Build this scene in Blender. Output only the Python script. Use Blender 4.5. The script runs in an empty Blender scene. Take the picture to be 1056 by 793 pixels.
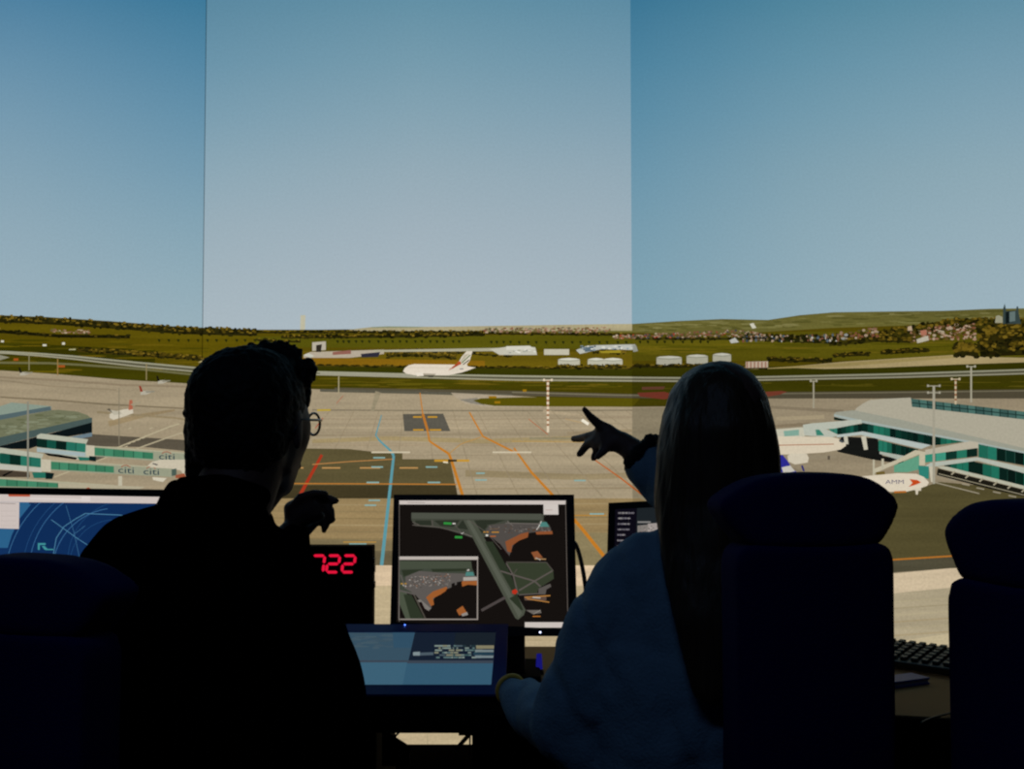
import bpy, bmesh, math, random
from mathutils import Vector, Matrix
rnd = random.Random(7)
C = bpy.context.scene.collection
PI = math.pi
R = math.radians

# ------------------------------------------------------------------ camera
F = 1132.0; TH = R(2.4); CAMZ = 1.30
cd = bpy.data.cameras.new('camera'); cam = bpy.data.objects.new('camera', cd); C.objects.link(cam)
cam.location = (0, 0, CAMZ); cam.rotation_euler = (PI/2+TH, 0, 0)
cd.sensor_width = 36; cd.lens = F/1056*36; cd.clip_end = 100; cd.clip_start = .05
bpy.context.scene.camera = cam
CAM = Vector((0, 0, CAMZ))
def ray(px, py):
    xr = (px-528)/F; yu = -(py-396.5)/F
    return Vector((xr, math.cos(TH)-yu*math.sin(TH), math.sin(TH)+yu*math.cos(TH)))
def P(px, py, Y):
    d = ray(px, py); return CAM + d*(Y/d.y)

# ------------------------------------------------------------------ helpers
def lin(c):
    if isinstance(c, str):
        c = c.lstrip('#'); c = [int(c[i:i+2], 16)/255 for i in (0, 2, 4)]
    return tuple((x/12.92 if x <= .04045 else ((x+.055)/1.055)**2.4) for x in c)
def mat(name, col, rough=.6, metal=0, emit=None, es=1, bump=0, bscale=60, spec=.5, var=0):
    m = bpy.data.materials.new(name); m.use_nodes = True
    n = m.node_tree.nodes; l = m.node_tree.links; b = n['Principled BSDF']
    b.inputs['Base Color'].default_value = (*lin(col), 1)
    b.inputs['Roughness'].default_value = rough; b.inputs['Metallic'].default_value = metal
    b.inputs['Specular IOR Level'].default_value = spec
    if emit:
        b.inputs['Emission Color'].default_value = (*lin(emit), 1); b.inputs['Emission Strength'].default_value = es
    if bump or var:
        tc = n.new('ShaderNodeTexCoord'); nz = n.new('ShaderNodeTexNoise'); nz.inputs['Scale'].default_value = bscale
        nz.inputs['Detail'].default_value = 4
        l.new(tc.outputs['Object'], nz.inputs['Vector'])
        if bump:
            bp = n.new('ShaderNodeBump'); bp.inputs['Strength'].default_value = bump; bp.inputs['Distance'].default_value = .004
            l.new(nz.outputs['Fac'], bp.inputs['Height']); l.new(bp.outputs['Normal'], b.inputs['Normal'])
        if var:
            mx = n.new('ShaderNodeMix'); mx.data_type = 'RGBA'
            c = lin(col)
            mx.inputs[6].default_value = (*[x*(1-var) for x in c], 1); mx.inputs[7].default_value = (*[min(1, x*(1+var)) for x in c], 1)
            l.new(nz.outputs['Fac'], mx.inputs[0]); l.new(mx.outputs[2], b.inputs['Base Color'])
    return m
def picmat(name, grain, streak, sample):
    """a picture shown by a screen: the picture's colours given off as light"""
    m = bpy.data.materials.new(name); m.use_nodes = True
    n = m.node_tree.nodes; l = m.node_tree.links; n.clear()
    out = n.new('ShaderNodeOutputMaterial'); em = n.new('ShaderNodeEmission'); at = n.new('ShaderNodeAttribute'); at.attribute_name = 'Col'
    uv = n.new('ShaderNodeUVMap'); uv.uv_map = 'UVMap'
    mp = n.new('ShaderNodeMapping'); mp.inputs['Scale'].default_value = (1, 1, 1)
    nz = n.new('ShaderNodeTexNoise'); nz.inputs['Scale'].default_value = 420; nz.inputs['Detail'].default_value = 2
    l.new(uv.outputs[0], mp.inputs[0]); l.new(mp.outputs[0], nz.inputs['Vector'])
    mr = n.new('ShaderNodeMapRange'); mr.inputs[1].default_value = .3; mr.inputs[2].default_value = .7
    mr.inputs[3].default_value = 1-grain; mr.inputs[4].default_value = 1+grain
    l.new(nz.outputs['Fac'], mr.inputs[0])
    fac = mr.outputs[0]
    if streak:
        mp2 = n.new('ShaderNodeMapping'); mp2.inputs['Scale'].default_value = (5, 60, 1)
        nz2 = n.new('ShaderNodeTexNoise'); nz2.inputs['Scale'].default_value = 1.6; nz2.inputs['Detail'].default_value = 5
        l.new(uv.outputs[0], mp2.inputs[0]); l.new(mp2.outputs[0], nz2.inputs['Vector'])
        mr2 = n.new('ShaderNodeMapRange'); mr2.inputs[1].default_value = .3; mr2.inputs[2].default_value = .7
        mr2.inputs[3].default_value = 1-streak; mr2.inputs[4].default_value = 1+streak
        l.new(nz2.outputs['Fac'], mr2.inputs[0])
        mm = n.new('ShaderNodeMath'); mm.operation = 'MULTIPLY'; l.new(fac, mm.inputs[0]); l.new(mr2.outputs[0], mm.inputs[1]); fac = mm.outputs[0]
    l.new(at.outputs['Color'], em.inputs['Color']); l.new(fac, em.inputs['Strength'])
    l.new(em.outputs[0], out.inputs[0])
    m.cycles.emission_sampling = 'AUTO' if sample else 'NONE'
    return m
PM_SKY = picmat('sky_projection', .025, 0, True)
PM_GROUND = picmat('ground_projection', .08, .14, True)
PM = picmat('projected_detail', .05, 0, False)
PM_DISPLAY = picmat('display_light', .02, 0, True)

def link(name, me, parent=None, m=None):
    o = bpy.data.objects.new(name, me); C.objects.link(o)
    if parent is not None: o.parent = parent
    if m is not None: me.materials.append(m)
    return o
def empty(name, loc=(0, 0, 0), rz=0):
    o = bpy.data.objects.new(name, None); C.objects.link(o); o.location = loc; o.rotation_euler = (0, 0, rz); o.empty_display_size = .05
    return o
def tag(o, label=None, cat=None, group=None, kind=None):
    if label: o['label'] = label
    if cat: o['category'] = cat
    if group: o['group'] = group
    if kind: o['kind'] = kind
    return o
def bm_obj(name, bm, m, parent=None, smooth=False, org=None):
    if org is not None: bmesh.ops.translate(bm, verts=bm.verts, vec=-Vector(org))
    bmesh.ops.recalc_face_normals(bm, faces=bm.faces)
    me = bpy.data.meshes.new(name); bm.to_mesh(me); bm.free()
    if smooth:
        for p in me.polygons: p.use_smooth = True
    return link(name, me, parent, m)
def box(bm, c, s, rz=0, bev=0, rx=0):
    M = Matrix.Translation(Vector(c)) @ Matrix.Rotation(rz, 4, 'Z') @ Matrix.Rotation(rx, 4, 'X') @ Matrix.Diagonal((s[0], s[1], s[2], 1))
    g = bmesh.ops.create_cube(bm, size=1, matrix=M)
    if bev:
        es = list({e for v in g['verts'] for e in v.link_edges})
        bmesh.ops.bevel(bm, geom=es, offset=bev, segments=3, affect='EDGES', profile=.5)
def cyl(bm, a, b, r1, r2=None, seg=16):
    a = Vector(a); b = Vector(b); d = b-a; r2 = r1 if r2 is None else r2
    M = Matrix.Translation((a+b)/2) @ d.to_track_quat('Z', 'Y').to_matrix().to_4x4()
    bmesh.ops.create_cone(bm, cap_ends=True, segments=seg, radius1=r1, radius2=r2, depth=d.length, matrix=M)
def tube(bm, pts, r, seg=10):
    pts = [Vector(p) for p in pts]; rings = []
    for i, p in enumerate(pts):
        t = (pts[min(i+1, len(pts)-1)]-pts[max(i-1, 0)]).normalized()
        q = t.to_track_quat('Z', 'Y')
        rings.append([bm.verts.new(p + q @ Vector((math.cos(2*PI*k/seg)*r, math.sin(2*PI*k/seg)*r, 0))) for k in range(seg)])
    for a, b in zip(rings, rings[1:]):
        for k in range(seg): bm.faces.new((a[k], a[(k+1) % seg], b[(k+1) % seg], b[k]))
    bm.faces.new(rings[0][::-1]); bm.faces.new(rings[-1])
def spline(pts, n=8):
    pts = [Vector(p) for p in pts]; out = []
    for i in range(len(pts)-1):
        p0 = pts[max(i-1, 0)]; p1 = pts[i]; p2 = pts[i+1]; p3 = pts[min(i+2, len(pts)-1)]
        for k in range(n):
            t = k/n
            out.append(.5*((2*p1)+(p2-p0)*t+(2*p0-5*p1+4*p2-p3)*t*t+(3*p1-p0-3*p2+p3)*t*t*t))
    out.append(pts[-1]); return out

# ------------------------------------------------------------------ flat pictures on flat screens
class Canvas:
    """a flat screen face; shapes are laid on it layer over layer"""
    def __init__(s, p0, nrm, root, clip=None):
        s.p0 = Vector(p0); s.n = Vector(nrm).normalized(); s.root = root; s.clip = clip or []; s.layer = 0; s.step = .00012
        if s.n.dot(CAM-s.p0) < 0: s.n = -s.n
    def pt(s, px, py, off=0):
        d = ray(px, py); q = s.p0 + s.n*off
        t = (q-CAM).dot(s.n)/d.dot(s.n); return CAM + d*t
class Part:
    def __init__(s, name, m, label=None):
        s.name = name; s.m = m; s.label = label; s.data = {}; s.kind = None
    def add(s, cv, pts, cols):
        for (a, b, c) in cv.clip:      # keep a*x+b*y+c>=0
            out = []; oc = []
            for i in range(len(pts)):
                p, q = pts[i], pts[(i+1) % len(pts)]; cp, cq = cols[i], cols[(i+1) % len(pts)]
                hp = a*p[0]+b*p[1]+c; hq = a*q[0]+b*q[1]+c
                if hp >= 0: out.append(p); oc.append(cp)
                if (hp >= 0) != (hq >= 0):
                    t = hp/(hp-hq); out.append((p[0]+(q[0]-p[0])*t, p[1]+(q[1]-p[1])*t)); oc.append(tuple(x+(y-x)*t for x, y in zip(cp, cq)))
            pts, cols = out, oc
            if len(pts) < 3: return
        s.data.setdefault(cv, []).append((pts, cols, cv.layer*cv.step))
    def build(s):
        res = []
        for cv, polys in s.data.items():
            me = bpy.data.meshes.new(s.name); V = []; Fc = []; U = []; K = []
            org = cv.root.matrix_world.translation if cv.root.parent else cv.root.location
            for pts, cols, off in polys:
                b = len(V)
                V += [cv.pt(x, y, off+.0006)-org for x, y in pts]; Fc.append(list(range(b, b+len(pts))))
                U += [(x/1056, 1-y/1056) for x, y in pts]; K += cols
            me.from_pydata(V, [], Fc)
            uv = me.uv_layers.new(name='UVMap'); ca = me.color_attributes.new('Col', 'FLOAT_COLOR', 'POINT')
            for lp in me.loops: uv.data[lp.index].uv = U[lp.vertex_index]
            for i, k in enumerate(K): ca.data[i].color = (*k[:3], 1)
            me.update()
            o = link(s.name, me, cv.root, s.m)
            if s.label: o['label'] = s.label
            if s.kind: o['kind'] = s.kind
            res.append(o)
        return res
class Painter:
    def __init__(s, canvases): s.cvs = canvases; s.parts = []; s.gain = None
    def part(s, name, m=PM, label=None):
        p = Part(name, m, label); s.parts.append(p); return p
    def bump(s):
        for c in s.cvs: c.layer += 1
    def poly(s, part, pts, col, layer=True, g=1):
        if layer: s.bump()
        c0 = lin(col) if isinstance(col, str) else tuple(col)
        if part.name in ('fields', 'grass_island'): c0 = (c0[0]*.85, c0[1]*.66, c0[2]*.30)
        elif part.name == 'ridge': pass
        elif part.name == 'tree_belt': c0 = tuple(x*.8 for x in c0)
        for cv in s.cvs:
            k = getattr(cv, 'gain', 1)*g
            part.add(cv, list(pts), [tuple(x*k for x in c0)]*len(pts))
    def cpoly(s, part, pts, cols):
        s.bump()
        for cv in s.cvs: part.add(cv, list(pts), [lin(c) for c in cols])
    def strip(s, part, top, bot, col, n=None):
        """quads between two polylines given with the same x stations"""
        s.bump()
        for i in range(len(top)-1):
            s.poly(part, [top[i], top[i+1], bot[i+1], bot[i]], col, layer=False)
    def line(s, part, pts, w, col, w2=None, layer=True):
        if layer: s.bump()
        w2 = w if w2 is None else w2; n = len(pts)-1
        for i in range(n):
            (x0, y0), (x1, y1) = pts[i], pts[i+1]; dx, dy = x1-x0, y1-y0; L = math.hypot(dx, dy) or 1
            a = w+(w2-w)*i/n; b = w+(w2-w)*(i+1)/n; nx, ny = -dy/L/2, dx/L/2
            s.poly(part, [(x0+nx*a, y0+ny*a), (x1+nx*b, y1+ny*b), (x1-nx*b, y1-ny*b), (x0-nx*a, y0-ny*a)], col, layer=False)
    def specks(s, part, top, bot, n, sx, sy, cols):
        """n irregular flecks strewn between two polylines"""
        s.bump()
        x0, x1 = top[0][0], top[-1][0]
        def yat(pl, x):
            for (a, b), (c, d) in zip(pl, pl[1:]):
                if a <= x <= c: return b+(d-b)*(x-a)/((c-a) or 1)
            return pl[-1][1]
        for i in range(n):
            if i % 12 == 0: s.bump()
            x = rnd.uniform(x0, x1); y = rnd.uniform(yat(top, x), yat(bot, x))
            a = sx*rnd.uniform(.5, 1.3); b = sy*rnd.uniform(.5, 1.3)
            ph = rnd.uniform(0, 6.3)
            s.poly(part, [(x+a*math.cos(ph+k*PI/3), y+b*math.sin(ph+k*PI/3)) for k in range(6)], rnd.choice(cols), layer=False)
    def build(s):
        r = []
        for p in s.parts: r += p.build()
        return r
_fc = {}
def text_tris(t):
    if t not in _fc:
        cu = bpy.data.curves.new('lettering', 'FONT'); cu.body = t; cu.resolution_u = 3
        o = bpy.data.objects.new('lettering', cu); C.objects.link(o)
        bpy.context.view_layer.update()
        me = o.evaluated_get(bpy.context.evaluated_depsgraph_get()).to_mesh()
        me.calc_loop_triangles()
        vs = [v.co.xy.copy() for v in me.vertices]
        tr = [[tuple(vs[i]) for i in t3.vertices] for t3 in me.loop_triangles]
        xs = [v.x for v in vs]; ys = [v.y for v in vs]
        _fc[t] = (tr, min(xs), max(xs), min(ys), max(ys))
        bpy.data.objects.remove(o); bpy.data.curves.remove(cu)
    return _fc[t]
def text(pn, part, t, x0, y0, x1, y1, h, col):
    """lettering whose baseline runs from (x0,y0) to (x1,y1)"""
    tr, a, b, c, d = text_tris(t); pn.bump()
    for tri in tr:
        pn.poly(part, [(x0+(x1-x0)*(x-a)/(b-a), y0+(y1-y0)*(x-a)/(b-a)-h*y/d) for x, y in tri], col, layer=False)

# ================================================================== projection screens
KL = (208-528)/F; KR = (652-528)/F; SD = 4.0
XL = KL*SD*1.0; XR = KR*SD*1.0
ANG = R(22)
def seam_line(k):          # a*px+b*py+c = 0 for a vertical edge at x/y = k ; sign + to the right
    # xr - k*(cos - yu*sin), xr=(px-528)/F, yu=-(py-396.5)/F
    return (1/F, -k*math.sin(TH)/F, -528/F - k*(math.cos(TH)-396.5/F*math.sin(TH)))
kL = XL/SD; kR = XR/SD
aL = seam_line(kL); aR = seam_line(kR)
neg = lambda t: tuple(-x for x in t)
ZB, ZT, SW = .172, 3.35, 1.75
def screen_root(name, a, b, nrm_in, label):
    mid = ((a[0]+b[0])/2, (a[1]+b[1])/2, 0)
    r = empty(name, mid)
    tag(r, label, 'projection screen', 'projection screens around the simulator desk')
    return r
def plate(r, a, b, back, z0, z1, name, m, inset=0.0, front=0.0):
    """upright slab along a-b; 'back' is the unit vector pointing behind the screen"""
    bm = bmesh.new(); A = Vector((*a, 0)); B = Vector((*b, 0)); d = (B-A).normalized()
    A += d*inset; B -= d*inset; bk = Vector((*back, 0))
    vs = []
    for z in (z0, z1):
        for p in (A+bk*front, B+bk*front, B+bk*(front+.03), A+bk*(front+.03)):
            vs.append(bm.verts.new((p.x, p.y, z)))
    for f in ((0, 1, 2, 3), (4, 5, 6, 7), (0, 1, 5, 4), (1, 2, 6, 5), (2, 3, 7, 6), (3, 0, 4, 7)): bm.faces.new([vs[i] for i in f])
    return bm_obj(name, bm, m, r, org=r.location)
M_BLACK = mat('matt_black', '#0c0c0e', .7, var=.2)
M_SCREENBACK = mat('screen_backing', '#08080a', .95, spec=.05)
a0 = (XL-SW*math.cos(ANG), SD-SW*math.sin(ANG)); a1 = (XL, SD); a2 = (XR, SD); a3 = (XR+SW*math.cos(ANG), SD-SW*math.sin(ANG))
bl = (-math.sin(ANG), math.cos(ANG)); br = (math.sin(ANG), math.cos(ANG))
scr_l = screen_root('projection_screen', a0, a1, 0, 'left projection screen showing a grey hangar roof and green glazed walkways')
scr_c = screen_root('projection_screen', a1, a2, 0, 'middle projection screen showing a taxiing white airliner and marked concrete apron')
scr_r = screen_root('projection_screen', a2, a3, 0, 'right projection screen showing the white roofed terminal with parked aircraft')
for r_, p, q, b in ((scr_l, a0, a1, bl), (scr_c, a1, a2, (0, 1)), (scr_r, a2, a3, br)):
    plate(r_, p, q, b, ZB, ZT, 'screen_backing', M_SCREENBACK, front=.0002)
    plate(r_, p, q, b, 0, ZB-.002, 'plinth', M_SCREENBACK, front=-.02)
cl = Canvas((*a1, 1), (math.sin(ANG), -math.cos(ANG), 0), scr_l, [neg((aL[0], aL[1], aL[2]+.0003))]); cl.gain = .93
cc = Canvas((*a1, 1), (0, -1, 0), scr_c, [(aL[0], aL[1], aL[2]-.0002), neg(aR)]); cc.gain = 1.0
cr = Canvas((*a2, 1), (-math.sin(ANG), -math.cos(ANG), 0), scr_r, [aR]); cr.gain = .78
# outer limits in the picture's frame
def px_of(p):
    v = Vector(p)-CAM; f = Vector((0, math.cos(TH), math.sin(TH))); u = Vector((0, -math.sin(TH), math.cos(TH)))
    return (528+F*v.x/v.dot(f), 396.5-F*v.dot(u)/v.dot(f))
def half(p, q, inside):
    (x0, y0), (x1, y1) = p, q; a, b = y1-y0, x0-x1; c = -(a*x0+b*y0)
    if a*inside[0]+b*inside[1]+c < 0: a, b, c = -a, -b, -c
    return (a, b, c)
for cv, p, q in ((cl, a0, a1), (cc, a1, a2), (cr, a2, a3)):
    ins = px_of(((p[0]+q[0])/2, (p[1]+q[1])/2, 1.5))
    cv.clip.append(half(px_of((*p, ZB)), px_of((*q, ZB)), ins))
    cv.clip.append(half(px_of((*p, ZT)), px_of((*q, ZT)), ins))
    if cv is cl: cv.clip.append(half(px_of((*p, ZB)), px_of((*p, ZT)), ins))
    if cv is cr: cv.clip.append(half(px_of((*q, ZB)), px_of((*q, ZT)), ins))
pn = Painter([cl, cc, cr])
X0, X1 = -420, 1560

# ---- sky: colours sampled down each screen
def mixc(a, b, t): return tuple(x+(y-x)*t for x, y in zip(a, b))
SKY = {  # per screen: x stations -> list of (y, colour)
 'l': [(-420, ['#5a8aa6', '#7599b0', '#8aa6b6', '#98afbb', '#a0b4be']), (0, ['#5283a2', '#6f96ae', '#85a3b4', '#94acb9', '#9db2bd']), (208, ['#3d7999', '#5a8ba7', '#759bb0', '#8aa8b6', '#9ab1bb'])],
 'c': [(208, ['#5a88a0', '#7098ad', '#8da8b6', '#9fb1bb', '#aab8c0']), (430, ['#6390a5', '#7c9fb0', '#95abb7', '#a4b3bd', '#aebbc3']), (652, ['#5d8ba2', '#779bae', '#92a9b6', '#a2b2bc', '#acb9c1'])],
 'r': [(652, ['#3a7594', '#5287a2', '#6a95ab', '#7a9eaf', '#83a4b2']), (860, ['#54889e', '#6d98ac', '#84a3b1', '#90abb7', '#98b0bb']), (1056, ['#6490a5', '#7c9fb1', '#8faab6', '#99b0bb', '#a0b4be']), (1560, ['#6893a7', '#80a2b3', '#92acb8', '#9bb1bc', '#a2b5bf'])]}
SY = [0, 90, 180, 260, 345]
sky_parts = {}
def sky(cv, key):
    part = Part('sky', PM_SKY, 'clear blue sky fading paler towards the horizon'); st = SKY[key]
    def col(x, y):
        for (xa, ca), (xb, cb) in zip(st, st[1:]):
            if x <= xb or xb == st[-1][0]:
                t = (x-xa)/(xb-xa)
                for i in range(4):
                    if y <= SY[i+1] or i == 3:
                        u = (y-SY[i])/(SY[i+1]-SY[i]); u = max(-1.5, min(1, u))
                        A = mixc(lin(ca[i]), lin(ca[i+1]), u); B = mixc(lin(cb[i]), lin(cb[i+1]), u)
                        return tuple(max(.002, v) for v in mixc(A, B, max(0, min(1, t))))
    x0, x1 = st[0][0], st[-1][0]; x0 -= 12; x1 += 12; nx, ny = 10, 12; ya, yb = -330, 346
    for i in range(nx):
        for j in range(ny):
            q = [(x0+(x1-x0)*(i+a)/nx, ya+(yb-ya)*(j+b)/ny) for a, b in ((0, 0), (1, 0), (1, 1), (0, 1))]
            part.add(cv, q, [col(*p) for p in q])
    part.build()
sky(cl, 'l'); sky(cc, 'c'); sky(cr, 'r')

# ---- land
OLV = True
land = pn.part('fields', PM_GROUND, 'olive green fields and grass strips')
HZ = [(-420, 318), (-100, 322), (0, 325), (50, 327), (125, 332), (185, 337), (264, 340), (330, 340), (400, 339), (528, 336), (620, 335), (653, 334), (700, 331), (745, 329), (792, 330), (825, 325), (860, 322), (930, 321), (975, 320.5), (1020, 318.5), (1056, 318), (1560, 312)]
def off(pl, d): return [(x, y+d) for x, y in pl]
def xs(pl, ys): return [(x, y) for (x, _), y in zip(pl, ys)]
def yline(pl, x):
    for (a, b), (c, d) in zip(pl, pl[1:]):
        if a <= x <= c: return b+(d-b)*(x-a)/(c-a)
    return pl[-1][1]
def sub(pl, xa, xb, n=12, d=0): return [(xa+(xb-xa)*i/n, yline(pl, xa+(xb-xa)*i/n)+d) for i in range(n+1)]
BASE = [(-420, 420), (1560, 420)]
pn.strip(land, HZ, [(x, 425) for x, _ in HZ], '#5e5c1a')
# hazy hills on the right and pale strip on the centre horizon
hill = pn.part('hills', PM_GROUND, 'hazy pale olive hills on the horizon')
pn.strip(hill, sub(HZ, 500, 1056, 40), sub([(500, 342), (650, 343), (745, 345), (860, 338), (1056, 332)], 500, 1056, 40), '#6f6a34')
pn.strip(hill, sub(HZ, 1056, 1560, 6), [(1056+i*84, 332) for i in range(7)], '#6f6a34')
pn.specks(hill, sub(HZ, 655, 1250, 20, 2), sub([(655, 342), (860, 336), (1056, 331), (1250, 330)], 655, 1250, 20), 260, 9, .9, ['#625f2c', '#7f7a45', '#5d5a28', '#757038', '#8a8450'])
pn.strip(hill, sub([(360, 340), (385, 337), (450, 337), (640, 334)], 360, 652, 12), sub([(360, 341.5), (652, 341)], 360, 652, 12), '#a99f7c')
pn.poly(hill, [(383, 337.2), (400, 336.5), (440, 337), (430, 338), (383, 338)], '#8b9071')
# distinct field bands
def band(xa, xb, top, bot, col, part=None, n=14):
    T = sub(top, xa, xb, n); B = sub(bot, xa, xb, n); pn.strip(part or land, T, B, col)
band(-420, 264, [(-420, 328), (0, 332), (264, 344)], [(-420, 345), (0, 344), (264, 352)], '#66641a')
band(-420, 264, [(-420, 346), (0, 346), (150, 350), (264, 349)], [(-420, 366), (0, 360), (264, 372)], '#605e16')
band(-420, 160, [(-420, 350), (0, 353), (160, 361)], [(-420, 368), (0, 363), (160, 375)], '#3c420f')
band(264, 652, [(264, 347), (652, 345)], [(264, 358), (652, 360)], '#5d6420')
band(264, 652, [(264, 362), (652, 363)], [(264, 379), (652, 381)], '#6f6a22')
band(264, 500, [(264, 368), (500, 372)], [(264, 379), (500, 379.5)], '#8d7527')
band(264, 652, [(264, 377), (652, 380)], [(264, 384), (652, 388)], '#3a4212')
band(652, 1560, [(652, 345), (850, 342), (1560, 330)], [(652, 372), (850, 372), (1560, 362)], '#666a24')
band(652, 1560, [(652, 349), (850, 353), (1560, 350)], [(652, 356), (850, 360), (1560, 358)], '#6e7228')
band(652, 1560, [(652, 378), (820, 378), (1056, 373), (1560, 362)], [(652, 390), (820, 388), (1056, 381), (1560, 368)], '#3c4311')
band(-420, 208, [(-420, 362), (0, 362), (210, 381)], [(-420, 402), (0, 384), (100, 390), (208, 398)], '#464c12')
band(208, 652, [(208, 380), (320, 384), (528, 390), (652, 392)], [(208, 400), (528, 406), (652, 424)], '#4c4e14')
band(652, 1560, [(652, 390), (792, 392), (1056, 386), (1560, 370)], [(652, 424), (860, 412), (1560, 400)], '#464b17')
pn.specks(land, [(-100, 349), (208, 353)], [(-100, 400), (208, 378)], 60, 22, .9, ['#6b691c', '#4b4f12', '#706a20', '#55571a'])
pn.specks(land, [(330, 389), (652, 393)], [(330, 400), (652, 402)], 60, 20, .8, ['#646522', '#474e14', '#6b6626'])
pn.specks(land, [(660, 355), (1200, 350)], [(660, 366), (1200, 362)], 80, 24, .9, ['#757629', '#5c621d', '#7b7830', '#646a20'])
pn.specks(land, [(660, 396), (1200, 390)], [(660, 402), (1200, 398)], 50, 22, .8, ['#63652a', '#464c14'])
# bright clearing and beige ploughed strip
plough = pn.part('ploughed_field', PM_GROUND, 'pale beige ploughed strip')
pn.poly(plough, [(806, 379), (870, 373), (985, 366), (1010, 368), (1060, 369), (1300, 366), (1300, 371), (1060, 373.5), (985, 376), (900, 379.5), (850, 380.5)], '#b5a173')
pn.poly(plough, [(770, 381), (860, 375), (985, 366.5), (985, 369), (870, 378)], '#a8955f')

# ---- trees
tree = pn.part('tree_belt', PM, 'dark hedges and golden tinged woodland')
DK = ['#26230a', '#2f2c0e', '#1c1b08', '#3a340f']; GD = ['#6d5a17', '#80681d', '#594a12', '#8d7424', '#453c10']
def belt(xa, xb, top, th, n, sx=2.2, sy=1.4, gold=.5, solid='#2b270c'):
    tree = pn.part('tree_belt', PM); tree.kind = 'stuff'
    T = sub(top, xa, xb, max(4, int((xb-xa)/18))); B = off(T, th)
    pn.strip(tree, off(T, .8), B, solid)
    pn.specks(tree, T, B, n, sx, sy, DK)
    k = int(n*gold)
    if k: pn.specks(tree, off(T, -.4), off(T, th*.6), k, sx*.8, sy*.7, GD)
belt(-300, 264, [(-300, 323), (0, 325), (50, 327), (125, 332), (185, 337), (264, 339)], 7.5, 420, 2.4, 1.6, .8)
belt(-200, 134, [(-200, 338), (0, 339.5), (60, 344), (134, 345)], 4, 150, 2.4, 1.1, .1, '#1c1a08')
belt(80, 210, [(80, 358), (140, 362), (210, 367)], 5, 130, 2.4, 1.2, .7, '#4c3f10')
belt(264, 500, [(264, 341), (500, 341)], 2.6, 170, 2.2, 1, .3)
belt(290, 500, [(290, 345.5), (400, 345), (500, 343)], 3.4, 200, 2.2, 1.2, .35)
belt(500, 652, [(500, 342), (652, 344)], 2.6, 90, 2.2, 1, .3)
belt(264, 310, [(264, 349), (310, 351)], 2.5, 30, 2, 1, .2)
belt(300, 652, [(300, 375.5), (652, 379)], 2.2, 150, 3.2, .8, .4, '#4f4412')
belt(400, 470, [(400, 362), (425, 359.5), (470, 364)], 7, 110, 2.4, 1.5, 1.2, '#5c4d16')
belt(470, 528, [(470, 362), (528, 366)], 2.5, 40, 2.6, 1, .5, '#4b4414')
belt(612, 645, [(612, 359), (645, 360)], 5, 46, 2, 1.2, 1.6, '#7c6c1c')
belt(655, 860, [(655, 347.5), (760, 347.5), (860, 352)], 3, 150, 2, 1, .2, '#3b3d17')
belt(652, 790, [(652, 375.5), (720, 375.5), (790, 377)], 3.5, 80, 2.6, 1, .4)
belt(792, 858, [(792, 368), (858, 369.5)], 4.5, 66, 2.6, 1.2, .3, '#322c0d')
belt(860, 896, [(860, 364), (896, 363)], 4, 36, 2.4, 1.1, .3, '#322c0d')
belt(908, 958, [(908, 361), (958, 358.5)], 4.5, 50, 2.4, 1.1, .3, '#322c0d')
belt(855, 1250, [(855, 345), (905, 341), (985, 328), (1056, 328), (1250, 326)], 12, 420, 2.4, 1.8, .8, '#46400f')
belt(765, 865, [(765, 344), (865, 346)], 6, 130, 1.8, 1.4, .1, '#25290f')
belt(895, 940, [(895, 346), (940, 348)], 6, 60, 2.6, 1.4, .6, '#3b3710')
belt(1010, 1320, [(1010, 340), (1030, 334), (1056, 334), (1320, 336)], 22, 420, 3.2, 2.2, 1.1, '#3b310c')
belt(985, 1009, [(985, 355), (996, 353), (1009, 356)], 13, 70, 3, 2.2, 1.1, '#2d260b')
belt(1011, 1300, [(1011, 354), (1056, 352), (1300, 352)], 14, 260, 3, 2.2, .9, '#2b240b')
for xa, xb, y, nn in ((345, 362, 352.6, 3), (355, 478, 352.6, 16), (503, 530, 353.2, 4), (530, 650, 353.5, 13), (655, 735, 353, 9), (160, 268, 351.5, 11)):
    pn.bump(); tree = pn.part('tree_row', PM); tree.kind = 'stuff'
    for i in range(nn):
        x = xa+(xb-xa)*(i+.5)/nn+rnd.uniform(-1, 1)
        pn.poly(tree, [(x-1.7, y-1.2), (x-.4, y-1.9), (x+1.5, y-1.3), (x+.9, y+.4), (x+.2, y+1.6), (x-.5, y+.5)], '#262a0c', layer=False)
# village
vil = pn.part('village', PM, 'distant village of pink and cream roofs'); vil.kind = 'stuff'
PK = ['#8f6a50', '#a08068', '#7b5a42', '#b39a80', '#84523c', '#b9a68c', '#6b543c', '#5d5530', '#6c6434']
pn.specks(vil, [(-100, 340), (12, 336), ], [(-100, 342), (12, 340)], 40, 1.6, .9, PK)
pn.specks(vil, [(52, 339.5), (94, 340)], [(52, 343), (94, 344)], 46, 1.7, .9, PK)
pn.specks(vil, [(500, 338.5), (630, 337)], [(500, 343), (630, 343)], 240, 1.6, .9, PK+['#6d6a58', '#58452c'])
pn.specks(vil, [(632, 346), (700, 343), (765, 340), (790, 345)], [(632, 349), (700, 348), (765, 347), (790, 348)], 330, 1.4, .9, PK+['#4b4a4c', '#a8412c'])
pn.specks(vil, [(765, 346), (865, 345)], [(765, 352), (865, 352)], 90, 1.3, 1.4, PK+['#5d6b74', '#3d4a55', '#c9c6bb'])
pn.specks(vil, [(865, 342), (905, 338)], [(865, 351), (905, 347)], 40, 1.8, 1.3, PK+['#9ea09b'])
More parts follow.
